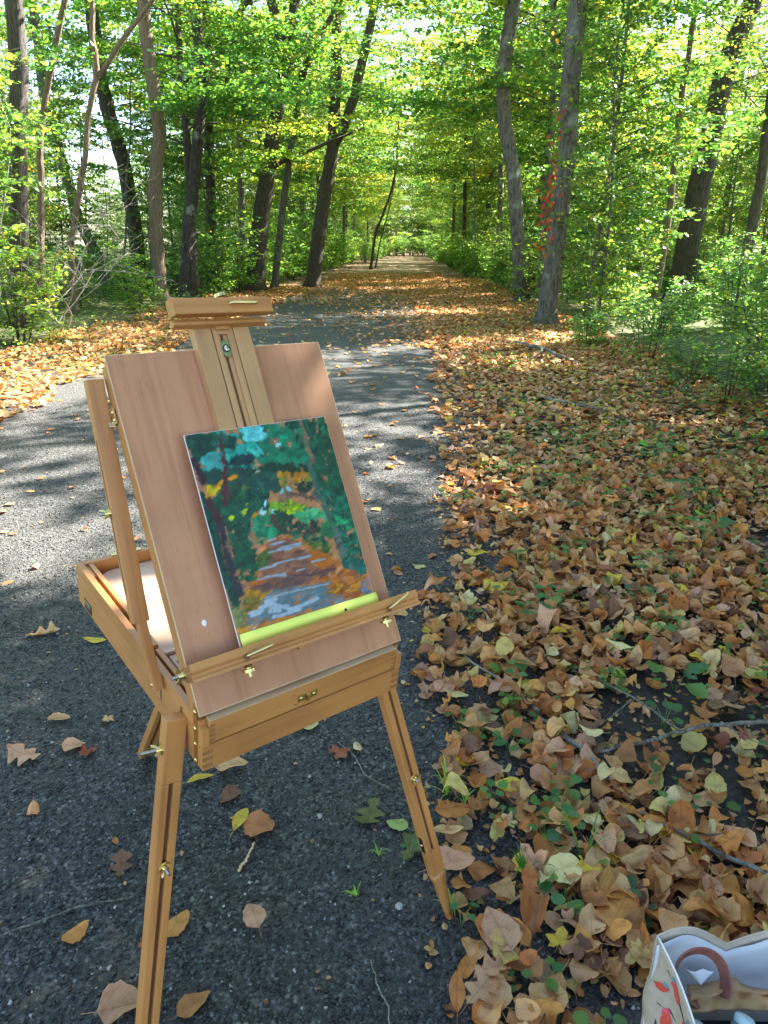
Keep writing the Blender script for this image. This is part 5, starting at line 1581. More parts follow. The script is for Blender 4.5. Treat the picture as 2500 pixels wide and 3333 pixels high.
region([(1130, 860), (1230, 900), (1220, 1000), (1150, 980)], [(50, 120, 84), (40, 104, 76)], 18, 44, 26, 30)
# dark left trunk and shadowed bank
region([(180, 640), (260, 800), (330, 1050), (480, 1540), (430, 1530), (270, 1050), (200, 760)], [(2, 66, 54), (0, 80, 64), (10, 60, 50)], 160, 60, 26, 110, 14)
stroke([(110, 380), (160, 470), (200, 560)], (58, 42, 52), 44)
stroke([(340, 200), (350, 320), (365, 440), (375, 570), (380, 650), (370, 740)], (84, 50, 50), 34)
stroke([(230, 700), (290, 800), (330, 900)], (76, 46, 52), 56)
stroke([(330, 900), (350, 1000), (380, 1130), (430, 1290), (490, 1450)], (62, 54, 62), 58)
stroke([(330, 980), (350, 1120), (390, 1280)], (110, 92, 70), 10)
stroke([(585, 860), (590, 960), (585, 1060)], (142, 114, 94), 24)
stroke([(755, 830), (775, 910)], (92, 62, 56), 28)
stroke([(1060, 880), (1055, 970)], (86, 60, 56), 30)
stroke([(915, 430), (905, 510)], (96, 62, 52), 22)
# the painted path
region([(720, 1010), (960, 1010), (1130, 1110), (1230, 1200), (1330, 1260), (1470, 1330), (1500, 1480), (560, 1720), (520, 1600), (600, 1340), (680, 1180)], [(176, 112, 60), (168, 104, 70), (186, 124, 62)], 260, 70, 34, 15, 14, .08)
region([(740, 1020), (900, 1030), (960, 1100), (1050, 1180), (1100, 1280), (680, 1380), (720, 1200)], [(142, 100, 82), (150, 110, 92), (128, 92, 82)], 90, 100, 30, 12, 8, .06)
region([(620, 1400), (1180, 1230), (1230, 1260), (840, 1420), (640, 1480)], [(112, 82, 82), (90, 76, 86), (134, 92, 74)], 46, 120, 22, 12, 6, .06)
region([(680, 1440), (1180, 1370), (1400, 1420), (1480, 1440), (1100, 1560), (540, 1690), (600, 1560)], [(110, 126, 136), (96, 122, 130), (124, 122, 122)], 150, 100, 28, 14, 8, .06)
region([(560, 1420), (690, 1440), (620, 1560), (530, 1620), (480, 1740), (480, 1640)], [(176, 130, 48), (162, 118, 60), (120, 112, 62)], 50, 60, 26, 30)
region([(1040, 1080), (1180, 1150), (1290, 1230), (1160, 1240), (1040, 1160)], [(186, 118, 52), (180, 110, 60)], 44, 54, 20, 15, 15)
region([(1170, 1380), (1340, 1330), (1460, 1380), (1440, 1480), (1200, 1440)], [(168, 108, 52), (188, 138, 56), (150, 96, 56)], 50, 60, 20, 10, 10)
region([(1300, 1450), (1440, 1430), (1430, 1490), (1320, 1500)], [(156, 98, 62), (150, 92, 60)], 12, 70, 18, 5, 5)
region([(1455, 1360), (1500, 1350), (1490, 1430), (1450, 1430)], [(110, 130, 158), (120, 132, 150)], 10, 40, 18, 80)
region([(640, 1120), (720, 1110), (720, 1200), (640, 1240)], [(84, 104, 50), (70, 96, 54)], 18, 40, 22, 60)
region([(1020, 1030), (1180, 1060), (1230, 1150), (1160, 1130), (1050, 1070)], [(92, 110, 50), (64, 96, 54)], 22, 40, 20, 30)
region([(430, 1560), (520, 1530), (500, 1720), (470, 1760)], [(110, 128, 88), (130, 130, 90)], 20, 40, 22, 70)
region([(480, 1730), (560, 1700), (570, 1760), (500, 1780)], [(196, 148, 60)], 8, 40, 24, 20)
def own_dabs(n, lo, hi, amp):
    for _ in range(n):
        i_, j_ = int(rp.integers(2, PHX - 2)), int(rp.integers(2, PWX - 2))
        c0 = img[i_, j_] * (1 + amp * rp.normal())
        a_ = rp.uniform(0, 3.14) if i_ > 110 else rp.normal(.2, .25); L_ = rp.uniform(lo, hi); W_ = L_ * rp.uniform(.2, .45)
        R2 = int(L_) + 2; y0, y1, x0, x1 = max(0, i_ - R2), min(PHX, i_ + R2), max(0, j_ - R2), min(PWX, j_ + R2)
        gx, gy = GX[y0:y1, x0:x1] - j_, GY[y0:y1, x0:x1] - i_
        l_ = gx * math.cos(a_) + gy * math.sin(a_); w_ = -gx * math.sin(a_) + gy * math.cos(a_)
        m = np.clip(1.2 - (l_ / L_) ** 2 - (w_ / W_) ** 2, 0, .8)[..., None]
        img[y0:y1, x0:x1] = img[y0:y1, x0:x1] * (1 - m) + np.clip(c0, .003, 1) * (1 + .12 * np.sin(w_ * 3))[..., None] * m
        hgt[y0:y1, x0:x1] += .5 * m[..., 0] * np.cos(w_ * 2.4)
own_dabs(1300, 3, 8, .2)
LB = (160, 166, 178)
for q in ([(730, 1025), (760, 1015)], [(740, 1060), (830, 1035)], [(820, 1080), (960, 1050)], [(730, 1120), (800, 1100), (870, 1090)], [(860, 1100), (960, 1065)], [(760, 1215), (850, 1190), (1030, 1150)], [(980, 1170), (1040, 1150)],
          [(1070, 1195), (1150, 1175)], [(650, 1255), (700, 1240), (760, 1225)], [(950, 1265), (990, 1252)], [(640, 1335), (700, 1320)], [(700, 1315), (840, 1290)], [(770, 1305), (840, 1305)], [(700, 1480), (860, 1440), (1180, 1370)]):
    stroke(q, LB, 9 + rp.uniform(0, 6), .08)
for q in ([(650, 1560), (760, 1520)], [(700, 1510), (770, 1490)], [(570, 1600), (660, 1580)], [(780, 1540), (870, 1560)], [(740, 1560), (860, 1545)], [(880, 1570), (980, 1540), (1100, 1485)], [(820, 1615), (960, 1570)], [(580, 1620), (640, 1605)], [(730, 1590), (800, 1580)], [(760, 1630), (880, 1600)]):
    stroke(q, (170, 180, 192), 19 + rp.uniform(0, 7), .06)
stroke([(900, 1300), (1050, 1300), (1230, 1250)], (100, 66, 66), 12)
dab(940, 1515, (170, 118, 66), 44, 24, 10); dab(1020, 1580, (170, 120, 80), 60, 24, 10)
for _ in range(1):
    img[1:-1, 1:-1] = .6 * img[1:-1, 1:-1] + .1 * (img[:-2, 1:-1] + img[2:, 1:-1] + img[1:-1, :-2] + img[1:-1, 2:])
img = np.clip(img, 0, 1); lum_ = img.mean(2, keepdims=True); img = np.clip(lum_ + (img - lum_) * 1.22, .002, 1) ** 1.15 * np.array([.92, .95, .9])
gy, gx = np.gradient(hgt)
Vp = np.stack([PX0 + (PX1 - PX0) * GX / (PWX - 1), PY0 + (PY1 - PY0) * GY / (PHX - 1), .0242 + hgt * .0004], -1).reshape(-1, 3)
ii = (np.arange(PHX - 1)[:, None] * PWX + np.arange(PWX - 1)[None]).ravel()
me = np_mesh('paint_layer', Vp, [np.stack([ii, ii + 1, ii + PWX + 1, ii + PWX], 1)], {'lc': ('FLOAT_COLOR', img.reshape(-1, 3))}, smooth=True)
m, nt, out = new_mat('oil_paint')
a = N(nt, 'ShaderNodeAttribute', _attribute_name='lc'); b = N(nt, 'ShaderNodeBsdfPrincipled', Roughness=0.58)
nt.links.new(a.outputs['Color'], b.inputs['Base Color']); nt.links.new(b.outputs[0], out.inputs[0]); M_['oil'] = m
pic = empty('painting', (0, 0, 0), 'unframed oil sketch of a leafy woodland path, standing on the easel ledge', 'painting')
pic.matrix_world = PAT
board = part('board', (PX0 - .0006, PX1 + .0006, PY0 - .0006, PY1 + .0006, .0212, .0240), 'white', pic, bevel=.0005)
link('paint_layer', me, pic, M_['oil'])
# yellow paper strip over the picture's lower edge
strip = empty('paper_strip', (0, 0, 0), 'bright yellow paper strip tucked along the bottom of the painting', 'paper strip')
strip.matrix_world = PAT
g_ = Geo()
nx_ = 24; V = []; Q = []
for i in range(nx_):
    t = i / (nx_ - 1)
    for j, (yy, zz) in enumerate(((.0822, .0268), (.0945, .0272), (.1075, .0262 + .0008 * math.sin(t * 5)))):
        V.append((.0895 + (.3770 - .0895) * t, yy - .002 * t * (j == 2), zz))
for i in range(nx_ - 1):
    for j in range(2): Q.append([i * 3 + j, (i + 1) * 3 + j, (i + 1) * 3 + j + 1, i * 3 + j + 1])
n0 = len(V); V += [(x_, y_, z_ - .0006) for x_, y_, z_ in V]; Q += [[b_ + n0 for b_ in q[::-1]] for q in Q]
edge = [i * 3 for i in range(nx_)] + [(nx_ - 1) * 3 + 1] + [i * 3 + 2 for i in range(nx_ - 1, -1, -1)] + [1]
for k in range(len(edge)): a_, b_ = edge[k], edge[(k + 1) % len(edge)]; Q.append([a_, a_ + n0, b_ + n0, b_])
g_.add(V, Q)
link('paper', g_.mesh('paper', False), strip, M_['yellow'])
lathe('ring_mark', [(.0028, 0), (.0028, .0002), (.0018, .0003)], 'blackmetal', strip, Matrix.Translation((.301, .0915, .0273)), 16)

# ------------------------------------------------------------------ tote bag and what it holds
M_['cotton'] = simple('cream_cotton', (.46, .37, .285), .9, 0, .12, 60, .4)
M_['lining'] = simple('white_lining', (.62, .62, .64), .8, 0, .1, 14, .3)
M_['tanleather'] = simple('tan_leather', (.33, .18, .075), .5, 0, .35, 14, .5)
M_['brownstrap'] = simple('brown_strap', (.16, .05, .035), .6, 0, .35, 90, .5)
M_['navy'] = simple('navy_cloth', (.008, .012, .03), .9)
M_['red'] = simple('red_print', (.62, .07, .04), .8, 0, .25, 50)
M_['pink'] = simple('pink_print', (.70, .08, .13), .8, 0, .2, 50)
M_['blue'] = simple('blue_print', (.08, .30, .34), .8, 0, .3, 60)
M_['ink'] = simple('dark_print', (.05, .04, .05), .8)
M_['greyrub'] = simple('grey_plastic', (.20, .23, .24), .5)
M_['cap'] = simple('pale_blue_plastic', (.34, .45, .50), .35)
M_['capband'] = simple('dark_teal_plastic', (.06, .12, .15), .4)


def sheet(name, fn, nu, nv, mat, parent, thick=.0015):
    V = []; Q = []
    for i in range(nu):
        for j in range(nv): V.append(fn(i / (nu - 1), j / (nv - 1)))
    for i in range(nu - 1):
        for j in range(nv - 1): Q.append((i * nv + j, (i + 1) * nv + j, (i + 1) * nv + j + 1, i * nv + j + 1))
    me = bpy.data.meshes.new(name); me.from_pydata(V, [], Q)
    for p_ in me.polygons: p_.use_smooth = True
    o = link(name, me, parent, mat if not isinstance(mat, str) else M_[mat])
    md = o.modifiers.new('thickness', 'SOLIDIFY'); md.thickness = thick; md.offset = 0
    return o


bag = empty('tote_bag', (.70, .85, 0), 'cream cotton tote bag with red bird prints, open at the lower right corner', 'bag')
def bx(v): return Vector(v) - Vector((.70, .85, 0))
RZ = .30
def side(u, v):      # u toward the camera, v up
    y = 1.018 - .30 * u
    x = .512 + .010 * math.sin(u * 5) + (.03 * (1 - v)) * 0 + .018 * u * v - .010 * (1 - v) * math.sin(u * 3.1) + .006 * math.sin(9 * v + 4 * u)
    z = v * (RZ - .004 * math.sin(u * 3.1))
    return bx((x, y, z))
def rimz(u): return (RZ - .018 * u / .33 + .020 * math.sin(u / .33 * math.pi)) if u < .33 else (RZ - .018 + .024 * math.sin(min(1, (u - .33) / .30) * math.pi / 2) - .02 * max(0, u - .7))
def rimy(u): return 1.018 + (.010 * math.sin(u / .33 * math.pi) if u < .33 else .014 * math.sin((u - .33) / .67 * math.pi))
def back(u, v):
    return bx((.512 + .40 * u, rimy(u) - .02 * (1 - v) * math.sin(u * 3.1), v * rimz(u)))
def front(u, v): return bx((.53 + .36 * u, .715 - .02 * math.sin(u * 3.1), v * .285))
def rside(u, v): return bx((.905 + .01 * math.sin(u * 6), 1.018 - .30 * u, v * RZ))
sheet('side_panel', side, 16, 14, 'cotton', bag)
sheet('back_panel', back, 40, 14, 'cotton', bag)
sheet('front_panel', front, 12, 8, 'cotton', bag)
sheet('side_panel', rside, 8, 8, 'cotton', bag)
sheet('bag_bottom', lambda u, v: bx((.52 + .38 * u, .72 + .29 * v, .006)), 4, 4, 'cotton', bag)
sheet('lining', lambda u, v: back(u, v) + Vector((0, -.0075 - .0015 * math.sin(v * 9 + u * 7) - .002 * math.sin(u * 31), -.013 * v)), 40, 14, 'lining', bag, .001)
sheet('lining', lambda u, v: side(.02 + .96 * u, v) + Vector((.004, 0, -.016 * v)), 14, 10, 'lining', bag, .001)
# hem cord along the rim
tube_obj('hem', [tuple(back(u, 1) + Vector((0, 0, .001))) for u in np.linspace(0, 1, 40)], .0016, 'cotton', bag, None, 6)
tube_obj('hem', [tuple(side(u, 1) + Vector((0, 0, .001))) for u in np.linspace(0, 1, 16)], .0016, 'white', bag, None, 6)
# printed birds: flat print lying on the side panel
def on_side(u, v, d=-.0016): p_ = side(u, v); return (p_.x + d, p_.y, p_.z)
def decal(name, pts, mat, d=-.0016):
    """polygon in (u,v) of the side panel, laid on the cloth"""
    c_ = (sum(p_[0] for p_ in pts) / len(pts), sum(p_[1] for p_ in pts) / len(pts))
    V = [on_side(*c_, d)] + [on_side(a_, b_, d) for a_, b_ in pts]
    F = [(0, i, i % len(pts) + 1) for i in range(1, len(pts) + 1)]
    me = bpy.data.meshes.new(name); me.from_pydata(V, [], F)
    link(name, me, bag, M_[mat])
def ell(cu, cv, a_, b_, an, n=12):
    return [(cu + a_ * math.cos(t) * math.cos(an) - b_ * math.sin(t) * math.sin(an), cv + a_ * math.cos(t) * math.sin(an) + b_ * math.sin(t) * math.cos(an)) for t in np.linspace(0, 6.283, n, endpoint=False)]
def suv(px, py):
    d = ray(px, py); t = .517 / d.x
    return (1.018 - d.y * t) / .30, (CAMZ + d.z * t) / .30
def print_(name, pts, mat, d): decal(name, [suv(*q) for q in pts], mat, d)
def oval(x0, y0, x1, y1, w, n=12):
    L_ = math.hypot(x1 - x0, y1 - y0); ux, uy = (x1 - x0) / L_, (y1 - y0) / L_
    return [((x0 + x1) / 2 + ux * L_ / 2 * math.cos(t) - uy * w * math.sin(t), (y0 + y1) / 2 + uy * L_ / 2 * math.cos(t) + ux * w * math.sin(t)) for t in np.linspace(0, 6.283, n, endpoint=False)]
for q in ((2138, 3194, 2156, 3228, 8, 'red'), (2148, 3208, 2160, 3228, 6, 'pink'), (2151, 3196, 2162, 3214, 4, 'blue'),
          (2172, 3190, 2190, 3222, 8, 'pink'), (2180, 3205, 2192, 3270, 8.5, 'red'), (2175, 3177, 2188, 3197, 5, 'blue'),
          (2157, 3278, 2163, 3310, 8, 'pink'), (2159, 3296, 2165, 3350, 11, 'red'), (2205, 3320, 2212, 3360, 7, 'red')):
    print_('bird_print', oval(*q[:5]), q[5], -.0018 - .0002 * (q[5] == 'red') - .0004 * (q[5] == 'blue'))
for q in (((2190, 3266), (2196, 3266), (2216, 3345)), ((2132, 3190), (2140, 3198), (2134, 3197)), ((2161, 3156), (2164, 3156), (2173, 3186)), ((2156, 3214), (2159, 3212), (2168, 3226)), ((2140, 3262), (2143, 3262), (2158, 3284)), ((2162, 3280), (2166, 3280), (2184, 3330)), ((2136, 3345), (2142, 3312), (2146, 3345))):
    print_('tail_print', q, 'ink', -.0014)
# handle: a flat brown loop standing in the opening
hc = at(2281, 3184, .955)
hv = ray(2281, 3184).normalized(); hx = hv.cross(Vector((0, 0, 1))).normalized(); hx = (hx + Vector((0, .35, 0))).normalized(); hz = hx.cross(hv).normalized(); hn = hx.cross(hz).normalized()
V = []; Q = []
nn = 40
for k in range(nn):
    t = 2 * math.pi * k / nn
    rad_ = Vector(hx * math.cos(t) + hz * math.sin(t))
    c_ = hc + hx * (.042 * math.cos(t)) + hz * (.043 * math.sin(t) + .003 * math.sin(2 * t)) + hn * (.006 * math.sin(t * 2))
    tw = (hn * .0075 + rad_ * (.0045 * (1 + .4 * math.cos(t)))); nrm = rad_ * .0016
    for s1, s2 in ((1, 1), (1, -1), (-1, -1), (-1, 1)): V.append(tuple(bx(c_ + tw * s1 + nrm * s2)))
for k in range(nn):
    for j in range(4): Q.append([k * 4 + j, k * 4 + (j + 1) % 4, ((k + 1) % nn) * 4 + (j + 1) % 4, ((k + 1) % nn) * 4 + j])
me = bpy.data.meshes.new('handle'); me.from_pydata(V, [], Q)
link('handle', me, bag, M_['brownstrap'])

# contents (each a thing of its own)
def blob_sheet(name, fn, nu, nv, mat, label, cat, loc, thick=.002):
    o = sheet(name, lambda u, v: Vector(fn(u, v)) - Vector(loc), nu, nv, mat, None, thick); o.location = loc
    return props(o, label, cat, 'things packed inside the tote bag')
def pouch_pt(u, v):
    px = 2236 + 330 * u; dep = .985 - .075 * v
    top_ = 3205 - 22 * math.exp(-((u - .42) / .16) ** 2) + 20 * u * (u > .5); bot = 3300 - 14 * math.sin(u * 3.0)
    fold = .006 * math.sin(v * 13 + u * 4) * math.sin(v * math.pi) + .003 * math.sin(u * 26 + v * 3)
    p_ = at(px, top_ + (bot - top_) * v, dep)
    return p_ + Vector((0, -fold, .014 * math.sin(v * math.pi) + fold))
blob_sheet('leather_pouch', pouch_pt, 60, 24, 'tanleather', 'folded tan leather pouch lying across the open tote bag', 'pouch', (.62, .95, .2), .003)
blob_sheet('navy_cloth', lambda u, v: (.530 + .36 * u, .74 + .20 * v, .188 + .012 * math.sin(u * 5 + 1) * math.sin(v * 3)), 16, 10, 'navy', 'dark navy cloth deep inside the tote bag', 'cloth', (.7, .83, .16))
def paper_pt(u, v):
    a_ = at(2226, 3150, 1.0); b_ = at(2318, 3150, .985); c_ = at(2282, 3206, .972)
    p_ = a_.lerp(b_, u).lerp(c_, v); return p_ + Vector((0, -.008 * abs(math.sin(u * 5)) * (1 - v), 0))
blob_sheet('folded_paper', paper_pt, 7, 5, 'white', 'crumpled white paper corner seen through the brown handle loop', 'paper', (.58, .98, .25), .0008)


def bottle(loc, r_, h_, mat, mat2, name, label, cat, M):
    t = empty(name, loc, label, cat, 'things packed inside the tote bag'); t.matrix_world = Matrix.Translation(loc) @ M
    lathe('body', [(r_ * .9, 0), (r_, .004), (r_, h_ * .7), (r_ * .8, h_ * .8)], mat, t, Matrix.Identity(4), 28)
    lathe('lid', [(r_ * .86, 0), (r_ * .9, .002), (r_ * .88, h_ * .2), (r_ * .7, h_ * .25)], mat2, t, Matrix.Translation((0, 0, h_ * .8)), 28)
    return t
bottle(tuple(at(2405, 3385, .86) - Vector((0, 0, .02))), .018, .05, 'capband', 'cap', 'bottle', 'pale blue lidded bottle lying in the navy cloth of the bag', 'bottle', Matrix.Rotation(-.5, 4, 'X') @ Matrix.Rotation(.35, 4, 'Y'))
tb = bottle(tuple(at(2460, 3370, .86)), .012, .07, 'cap', 'white', 'paint_tube', 'white and cream paint tube at the lower right frame corner', 'paint tube', Matrix.Rotation(1.3, 4, 'Y') @ Matrix.Rotation(.3, 4, 'X'))
gp_ = empty('rubber_grip', tuple(at(2250, 3345, .88) - Vector((0, 0, .06))), 'grey rounded rubber grip leaning on the printed bag side', 'grip', 'things packed inside the tote bag')
lathe('body', [(.012, 0), (.020, .01), (.021, .05), (.018, .078), (.009, .088)], 'greyrub', gp_, Matrix.Rotation(.2, 4, 'X'), 24)

# ------------------------------------------------------------------ fallen branches and twigs
def fallen_branch(label, pts, r0, r1, subs=(), mat='twig', cat='branch', name='fallen_branch'):
    b0 = Vector((pts[0][0], pts[0][1], 0)); root = empty(name, (b0.x, b0.y, float(gh(b0.x, b0.y))), label, cat, 'branches lying in the litter')
    def P3(q): return [Vector((a, b, float(gh(a, b)) + c)) - root.location for a, b, c in q]
    q = smooth_line(P3(pts), 22); q[1:-1] += rng.normal(0, r0 * .5, (20, 3)) * np.array([1, 1, .4])
    link('stem', (lambda g: (g.tube(q, np.linspace(r0, r1, 22), 8, .12, 3), g.mesh('stem'))[1])(Geo()), root, M_[mat])
    for s_, ra in subs:
        q = smooth_line(P3(s_), 10); q[1:-1] += rng.normal(0, ra * .6, (8, 3)) * np.array([1, 1, .3])
        link('side_twig', (lambda g: (g.tube(q, np.linspace(ra, ra * .4, 10), 6, .1, 5), g.mesh('side_twig'))[1])(Geo()), root, M_[mat])
    return root


fallen_branch('long forked grey twig over the litter at the right edge', [(.66, 1.86, .06), (.82, 1.90, .075), (1.0, 1.97, .08), (1.26, 1.99, .07)], .0045, .0075, [([(.94, 1.95, .08), (.86, 2.10, .09), (.80, 2.25, .06), (.70, 2.34, .05)], .005), ([(.85, 2.12, .085), (.72, 2.02, .06), (.68, 2.0, .05)], .003), ([(1.08, 1.985, .08), (1.12, 1.9, .08), (1.2, 1.84, .07)], .003)])
fallen_branch('short lichen grey branch poking out of leaves right of the easel', [(.52, 2.04, .05), (.58, 1.93, .065), (.63, 1.82, .06), (.66, 1.76, .04)], .006, .009)
fallen_branch('thin dark twig running from the gravel edge into the litter', [(.28, 2.55, .03), (.33, 2.38, .05), (.42, 2.27, .05), (.52, 2.08, .05)], .003, .006)
fallen_branch('bleached twig crossing behind the yellow leaf near the bag', [(.68, 1.62, .06), (.8, 1.52, .06), (.92, 1.42, .06), (1.05, 1.34, .05)], .005, .007, [([(.8, 1.52, .06), (.9, 1.53, .06), (1.0, 1.52, .05)], .003)])
fallen_branch('thick grey branch lying far back by the right shrubs', [(2.12, 12.2, .05), (2.25, 11.2, .10), (2.42, 10.4, .09), (2.6, 9.9, .04)], .032, .016, [([(2.3, 10.9, .1), (2.15, 10.4, .12), (2.0, 10.2, .05)], .018)])
fallen_branch('long bare grey branch half hidden in litter, midway down the right side', [(1.62, 7.5, .04), (1.78, 7.15, .07), (2.0, 6.85, .05), (2.3, 6.5, .02)], .013, .008)
fallen_branch('small bark stick standing in sunlit litter on the right', [(1.02, 4.35, .03), (1.05, 4.28, .06), (1.10, 4.1, .04)], .014, .010)
fallen_branch('thin dark twig lying on gravel left of the front leg', [(-.98, 1.19, .012), (-.86, 1.25, .014), (-.72, 1.33, .012), (-.6, 1.36, .01)], .0025, .002)
fallen_branch('pale splinter of wood on gravel between the legs', [(-.36, 1.44, .012), (-.345, 1.48, .014), (-.335, 1.535, .012)], .004, .0025, mat='edgeZ', cat='splinter', name='wood_splinter')
fallen_branch('fine curved twig on gravel under the easel box', [(-.14, 1.96, .01), (-.09, 1.9, .015), (-.05, 1.8, .013), (.03, 1.74, .012)], .002, .0015)
fallen_branch('fine bent twig at the very bottom of the gravel', [(-.02, 1.2, .01), (.0, 1.12, .014), (.02, 1.09, .012), (.02, 1.0, .01)], .0018, .0015)
o = link('pebble', None)
bpy.data.objects.remove(o)
bmw = bmesh.new(); bmesh.ops.create_icosphere(bmw, subdivisions=2, radius=.0095)
for v_ in bmw.verts: v_.co *= 1 + rng.normal(0, .08)
me = bpy.data.meshes.new('pebble'); bmw.to_mesh(me); bmw.free()
o = link('pebble', me, mat=simple('pale_stone', (.34, .33, .30), .8, 0, .3, 200)); o.location = (.045, 1.335, .016); o.scale = (1, .9, .8)
props(o, 'single round whitish pebble on gravel left of the right easel foot', 'pebble', 'pale pebbles on the gravel')
for (x_, y_, s_) in ((-.325, 1.405, .5), (-.41, 1.36, .38), (-.33, 1.37, .36), (-.375, 1.335, .4), (-.335, 1.27, .42), (.98, 1.25, .7), (1.02, 1.3, .55), (.93, 1.28, .5)):
    c_ = o.copy(); col.objects.link(c_); c_.location = (x_, y_, float(gh(x_, y_)) + .012); c_.scale = (s_, s_ * .8, s_ * .6); c_.rotation_euler = (0, 0, x_ * 40)
    c_['label'] = 'tiny whitish pebble on gravel in front of the easel' if x_ < .2 else 'small pale stone in soil beyond the tote bag'

# ------------------------------------------------------------------ seedlings and grass tufts
SEED_G = np.array([[.05, .16, .045], [.07, .20, .06], [.09, .22, .05]])
def seedling(x, y, n, size, h, label, templ='round', spread=.05, c=None):
    root = empty('seedling', (x, y, float(gh(x, y)) + .01), label, 'seedling', 'green seedlings in the leaf litter')
    st = Geo()
    for k in range(n):
        a = 2.4 * k + rng.uniform(0, .8); d_ = spread * (.25 + .75 * rng.random()); z_ = h * rng.uniform(.6, 1.0) + .03
        p_ = Vector((d_ * math.cos(a), d_ * math.sin(a), z_)); s_ = size * rng.uniform(.7, 1.15)
        st.tube([(0, 0, -.01), (p_.x * .5, p_.y * .5, z_ * .7), tuple(p_)], [.0014, .0012, .001], 4)
        q = leaf_points(templ, 1, np.array([s_]), .16, wid=np.array([1.1]))
        q = np.einsum('nij,nkj->nki', rot_mats(np.array([a]), np.abs(rng.normal(0, .25, 1)), rng.uniform(0, 6.28, 1)), q)
        q[..., 0] += s_ * .5 * math.cos(a); q[..., 1] += s_ * .5 * math.sin(a)
        cc = (SEED_G[rng.integers(0, 3)] if c is None else np.array(c)) * rng.uniform(.8, 1.2)
        lf = link('leaf', leaf_mesh('leaf', [(templ, q, cc[None])]), root, M_['leaf']); lf.location = p_
    link('stems', st.mesh('stems'), root, M_['leafstem'])
    return root


M_['leafstem'] = simple('green_stem', (.14, .24, .06), .6)
SE = [(.44, 1.345, 5, .042, .02, 'cluster of round leaved seedlings left of the tote bag'), (.50, 1.36, 4, .03, .02, 'small three leaved sprout just above the tote bag'),
      (.475, 1.60, 7, .042, .03, 'bushy round leaved seedlings right of the folded yellow leaf'), (.515, 1.68, 5, .04, .05, 'tall round leaved seedling behind the bushy cluster'), (.43, 1.55, 4, .045, .02, 'flat seedling leaves in front of the bushy cluster'),
      (.40, 1.90, 6, .045, .03, 'scallop leaved plant beside the short grey branch'), (.47, 2.3, 5, .05, .04, 'leafy sprout behind the short grey branch'), (.25, 2.03, 4, .035, .02, 'pair of heart shaped leaves at the gravel edge'), (.31, 1.97, 3, .03, .015, 'low clover like sprout near the gravel edge'),
      (.31, 1.68, 5, .035, .03, 'drooping seedling with pale flower husk right of the leg'), (.335, 1.60, 4, .03, .01, 'tiny seedling under the flower husk plant'), (.265, 1.13, 3, .028, .01, 'two leaved sprout on gravel left of the tan leaf'), (.35, 1.13, 4, .035, .02, 'small seedling by the tan leaf left of the bag'),
      (.445, 1.02, 5, .035, .02, 'seedling cluster at the bottom edge left of the bag'), (.075, 1.49, 2, .022, .01, 'tiny clover on gravel left of the right leg'), (.19, 1.29, 3, .028, .02, 'small heart leaved sprout at the right easel foot'),
      (1.05, 2.28, 3, .085, .05, 'large rounded toothed leaf standing near the long forked twig'), (1.13, 2.65, 4, .07, .05, 'broad green leaf pair near the right edge'), (.93, 2.05, 4, .05, .05, 'sprout between the forks of the long twig'),
      (.36, 2.75, 4, .04, .02, 'low seedling patch at the sunny gravel edge'), (.62, 2.75, 8, .05, .06, 'lush seedling patch in the middle of the litter'), (.72, 2.85, 7, .055, .07, 'taller leafy patch beside the lush seedlings'), (.55, 2.95, 6, .04, .04, 'seedlings behind the lush patch'),
      (.95, 3.4, 5, .05, .05, 'seedling in half shade beyond the bare soil'), (1.35, 3.3, 5, .06, .07, 'maple leaved seedling on the right verge'), (1.55, 3.9, 6, .07, .10, 'leafy green shoot on the right verge'), (1.7, 3.6, 7, .08, .16, 'broad leaved plant leaning in from the right edge'), (1.78, 4.2, 8, .08, .2, 'second broad leaved plant at the right edge, taller'),
      (.50, 4.3, 4, .05, .03, 'sprout on the litter edge beyond the yellow leaves'), (.72, 3.9, 5, .05, .04, 'patch of small green leaves in mid litter'), (.85, 4.9, 6, .06, .05, 'green sprout patch farther up the litter'), (1.2, 4.7, 6, .06, .06, 'dark green sprout near the bark stick'), (1.9, 5.0, 8, .085, .22, 'broad leaved plant at the foot of the shrubs')]
for k, (x, y, n, s_, h_, lab) in enumerate(SE):
    seedling(x, y, n, s_ * .9, h_, lab, 'maple' if (s_ > .06 and k % 2) else 'round', spread=s_ * .9)


def grass_tuft(x, y, n, L_, label, cols=(.22, .36, .09)):
    root = empty('grass_tuft', (x, y, float(gh(x, y))), label, 'grass tuft', 'grass tufts by the gravel edge')
    for k in range(n):
        a = rng.uniform(0, 6.28); out_ = L_ * rng.uniform(.3, .9); up_ = L_ * rng.uniform(.3, .9); w_ = .003
        V = []; s_ = Vector((-math.sin(a), math.cos(a), 0)) * w_
        for i in range(6):
            t = i / 5; p_ = Vector((math.cos(a) * out_ * t, math.sin(a) * out_ * t, up_ * math.sin(t * 2.1) + .005)); ww = s_ * (1 - t) ** .6
            V += [tuple(p_ - ww), tuple(p_ + ww)]
        me = bpy.data.meshes.new('blade'); me.from_pydata(V, [], [(2 * i, 2 * i + 1, 2 * i + 3, 2 * i + 2) for i in range(5)])
        cc = np.tile(np.array([*cols, 1]) * rng.uniform(.8, 1.2), (12, 1)).astype(np.float32); cc[:, 3] = 1
        me.attributes.new('lc', 'FLOAT_COLOR', 'POINT').data.foreach_set('color', cc.ravel())
        link('blade', me, root, M_['leaf'])
    return root


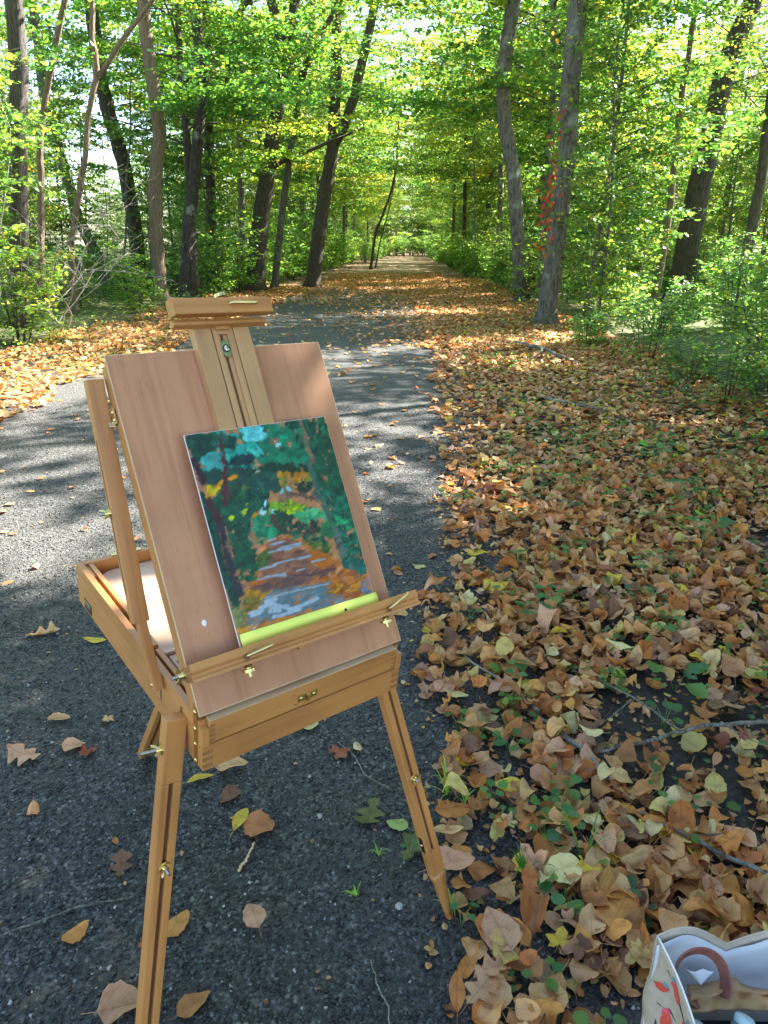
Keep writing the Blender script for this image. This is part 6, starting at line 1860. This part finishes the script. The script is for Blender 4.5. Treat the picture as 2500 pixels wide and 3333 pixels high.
grass_tuft(.19, 1.73, 14, .11, 'yellow green grass tuft right behind the right easel leg')
grass_tuft(.235, 1.69, 9, .08, 'smaller grass tuft beside the yellow green one')
grass_tuft(-.06, 1.375, 7, .05, 'tiny grass sprig alone on the gravel')
grass_tuft(-.005, 1.50, 6, .05, 'sprig of grass beneath an upright curled leaf')
grass_tuft(.17, 1.335, 8, .06, 'grass sprig touching the right easel foot')
grass_tuft(.36, 1.43, 16, .10, 'dark green rosette of narrow blades in the litter', (.05, .16, .05))
grass_tuft(.52, 1.47, 12, .15, 'long thin grass blades near the tote bag', (.10, .2, .05))
grass_tuft(.50, 3.1, 12, .09, 'sunny grass blades behind the big yellow leaf', (.3, .4, .08))

# ------------------------------------------------------------------ creeper on the pale beech
vine = empty('creeper', at(2290 if False else 1745, 1010, 15.1), 'red and green creeper climbing the left side of the pale smooth trunk', 'creeper')
vp = [at(x / 1.3272 + 1250, y / 1.3272, 15.2) for x, y in ((655, 1290), (672, 1100), (690, 980), (705, 880), (722, 780), (735, 700), (730, 600), (745, 480))]
g_ = Geo(); g_.tube([p_ - vine.location for p_ in smooth_line(vp, 24).view() if True] if False else smooth_line([p_ - vine.location for p_ in vp], 24), [.012] * 24, 5)
link('stem', g_.mesh('stem'), vine, M_['twig'])
for k in range(95):
    t = rng.random() ** .9 * (len(vp) - 1.001); i = int(t); p_ = vp[i].lerp(vp[i + 1], t - i) - vine.location
    p_ = p_ + Vector((rng.normal(0, .09), -.08 + rng.normal(0, .06), rng.normal(0, .05)))
    q = leaf_points('oval', 1, np.array([.105]), .3)
    q = np.einsum('nij,nkj->nki', rot_mats(rng.uniform(3.6, 5.8, 1), rng.uniform(.7, 1.4, 1), rng.uniform(2.6, 3.6, 1)), q)
    redd = rng.random() < (.75 if 1.2 < t < 4.5 else .35)
    cc = np.array([.38, .10, .05] if redd else [.10, .18, .03]) * rng.uniform(.8, 1.25)
    lf = link('leaf', leaf_mesh('leaf', [('oval', q, cc[None])]), vine, M_['leaf']); lf.location = p_
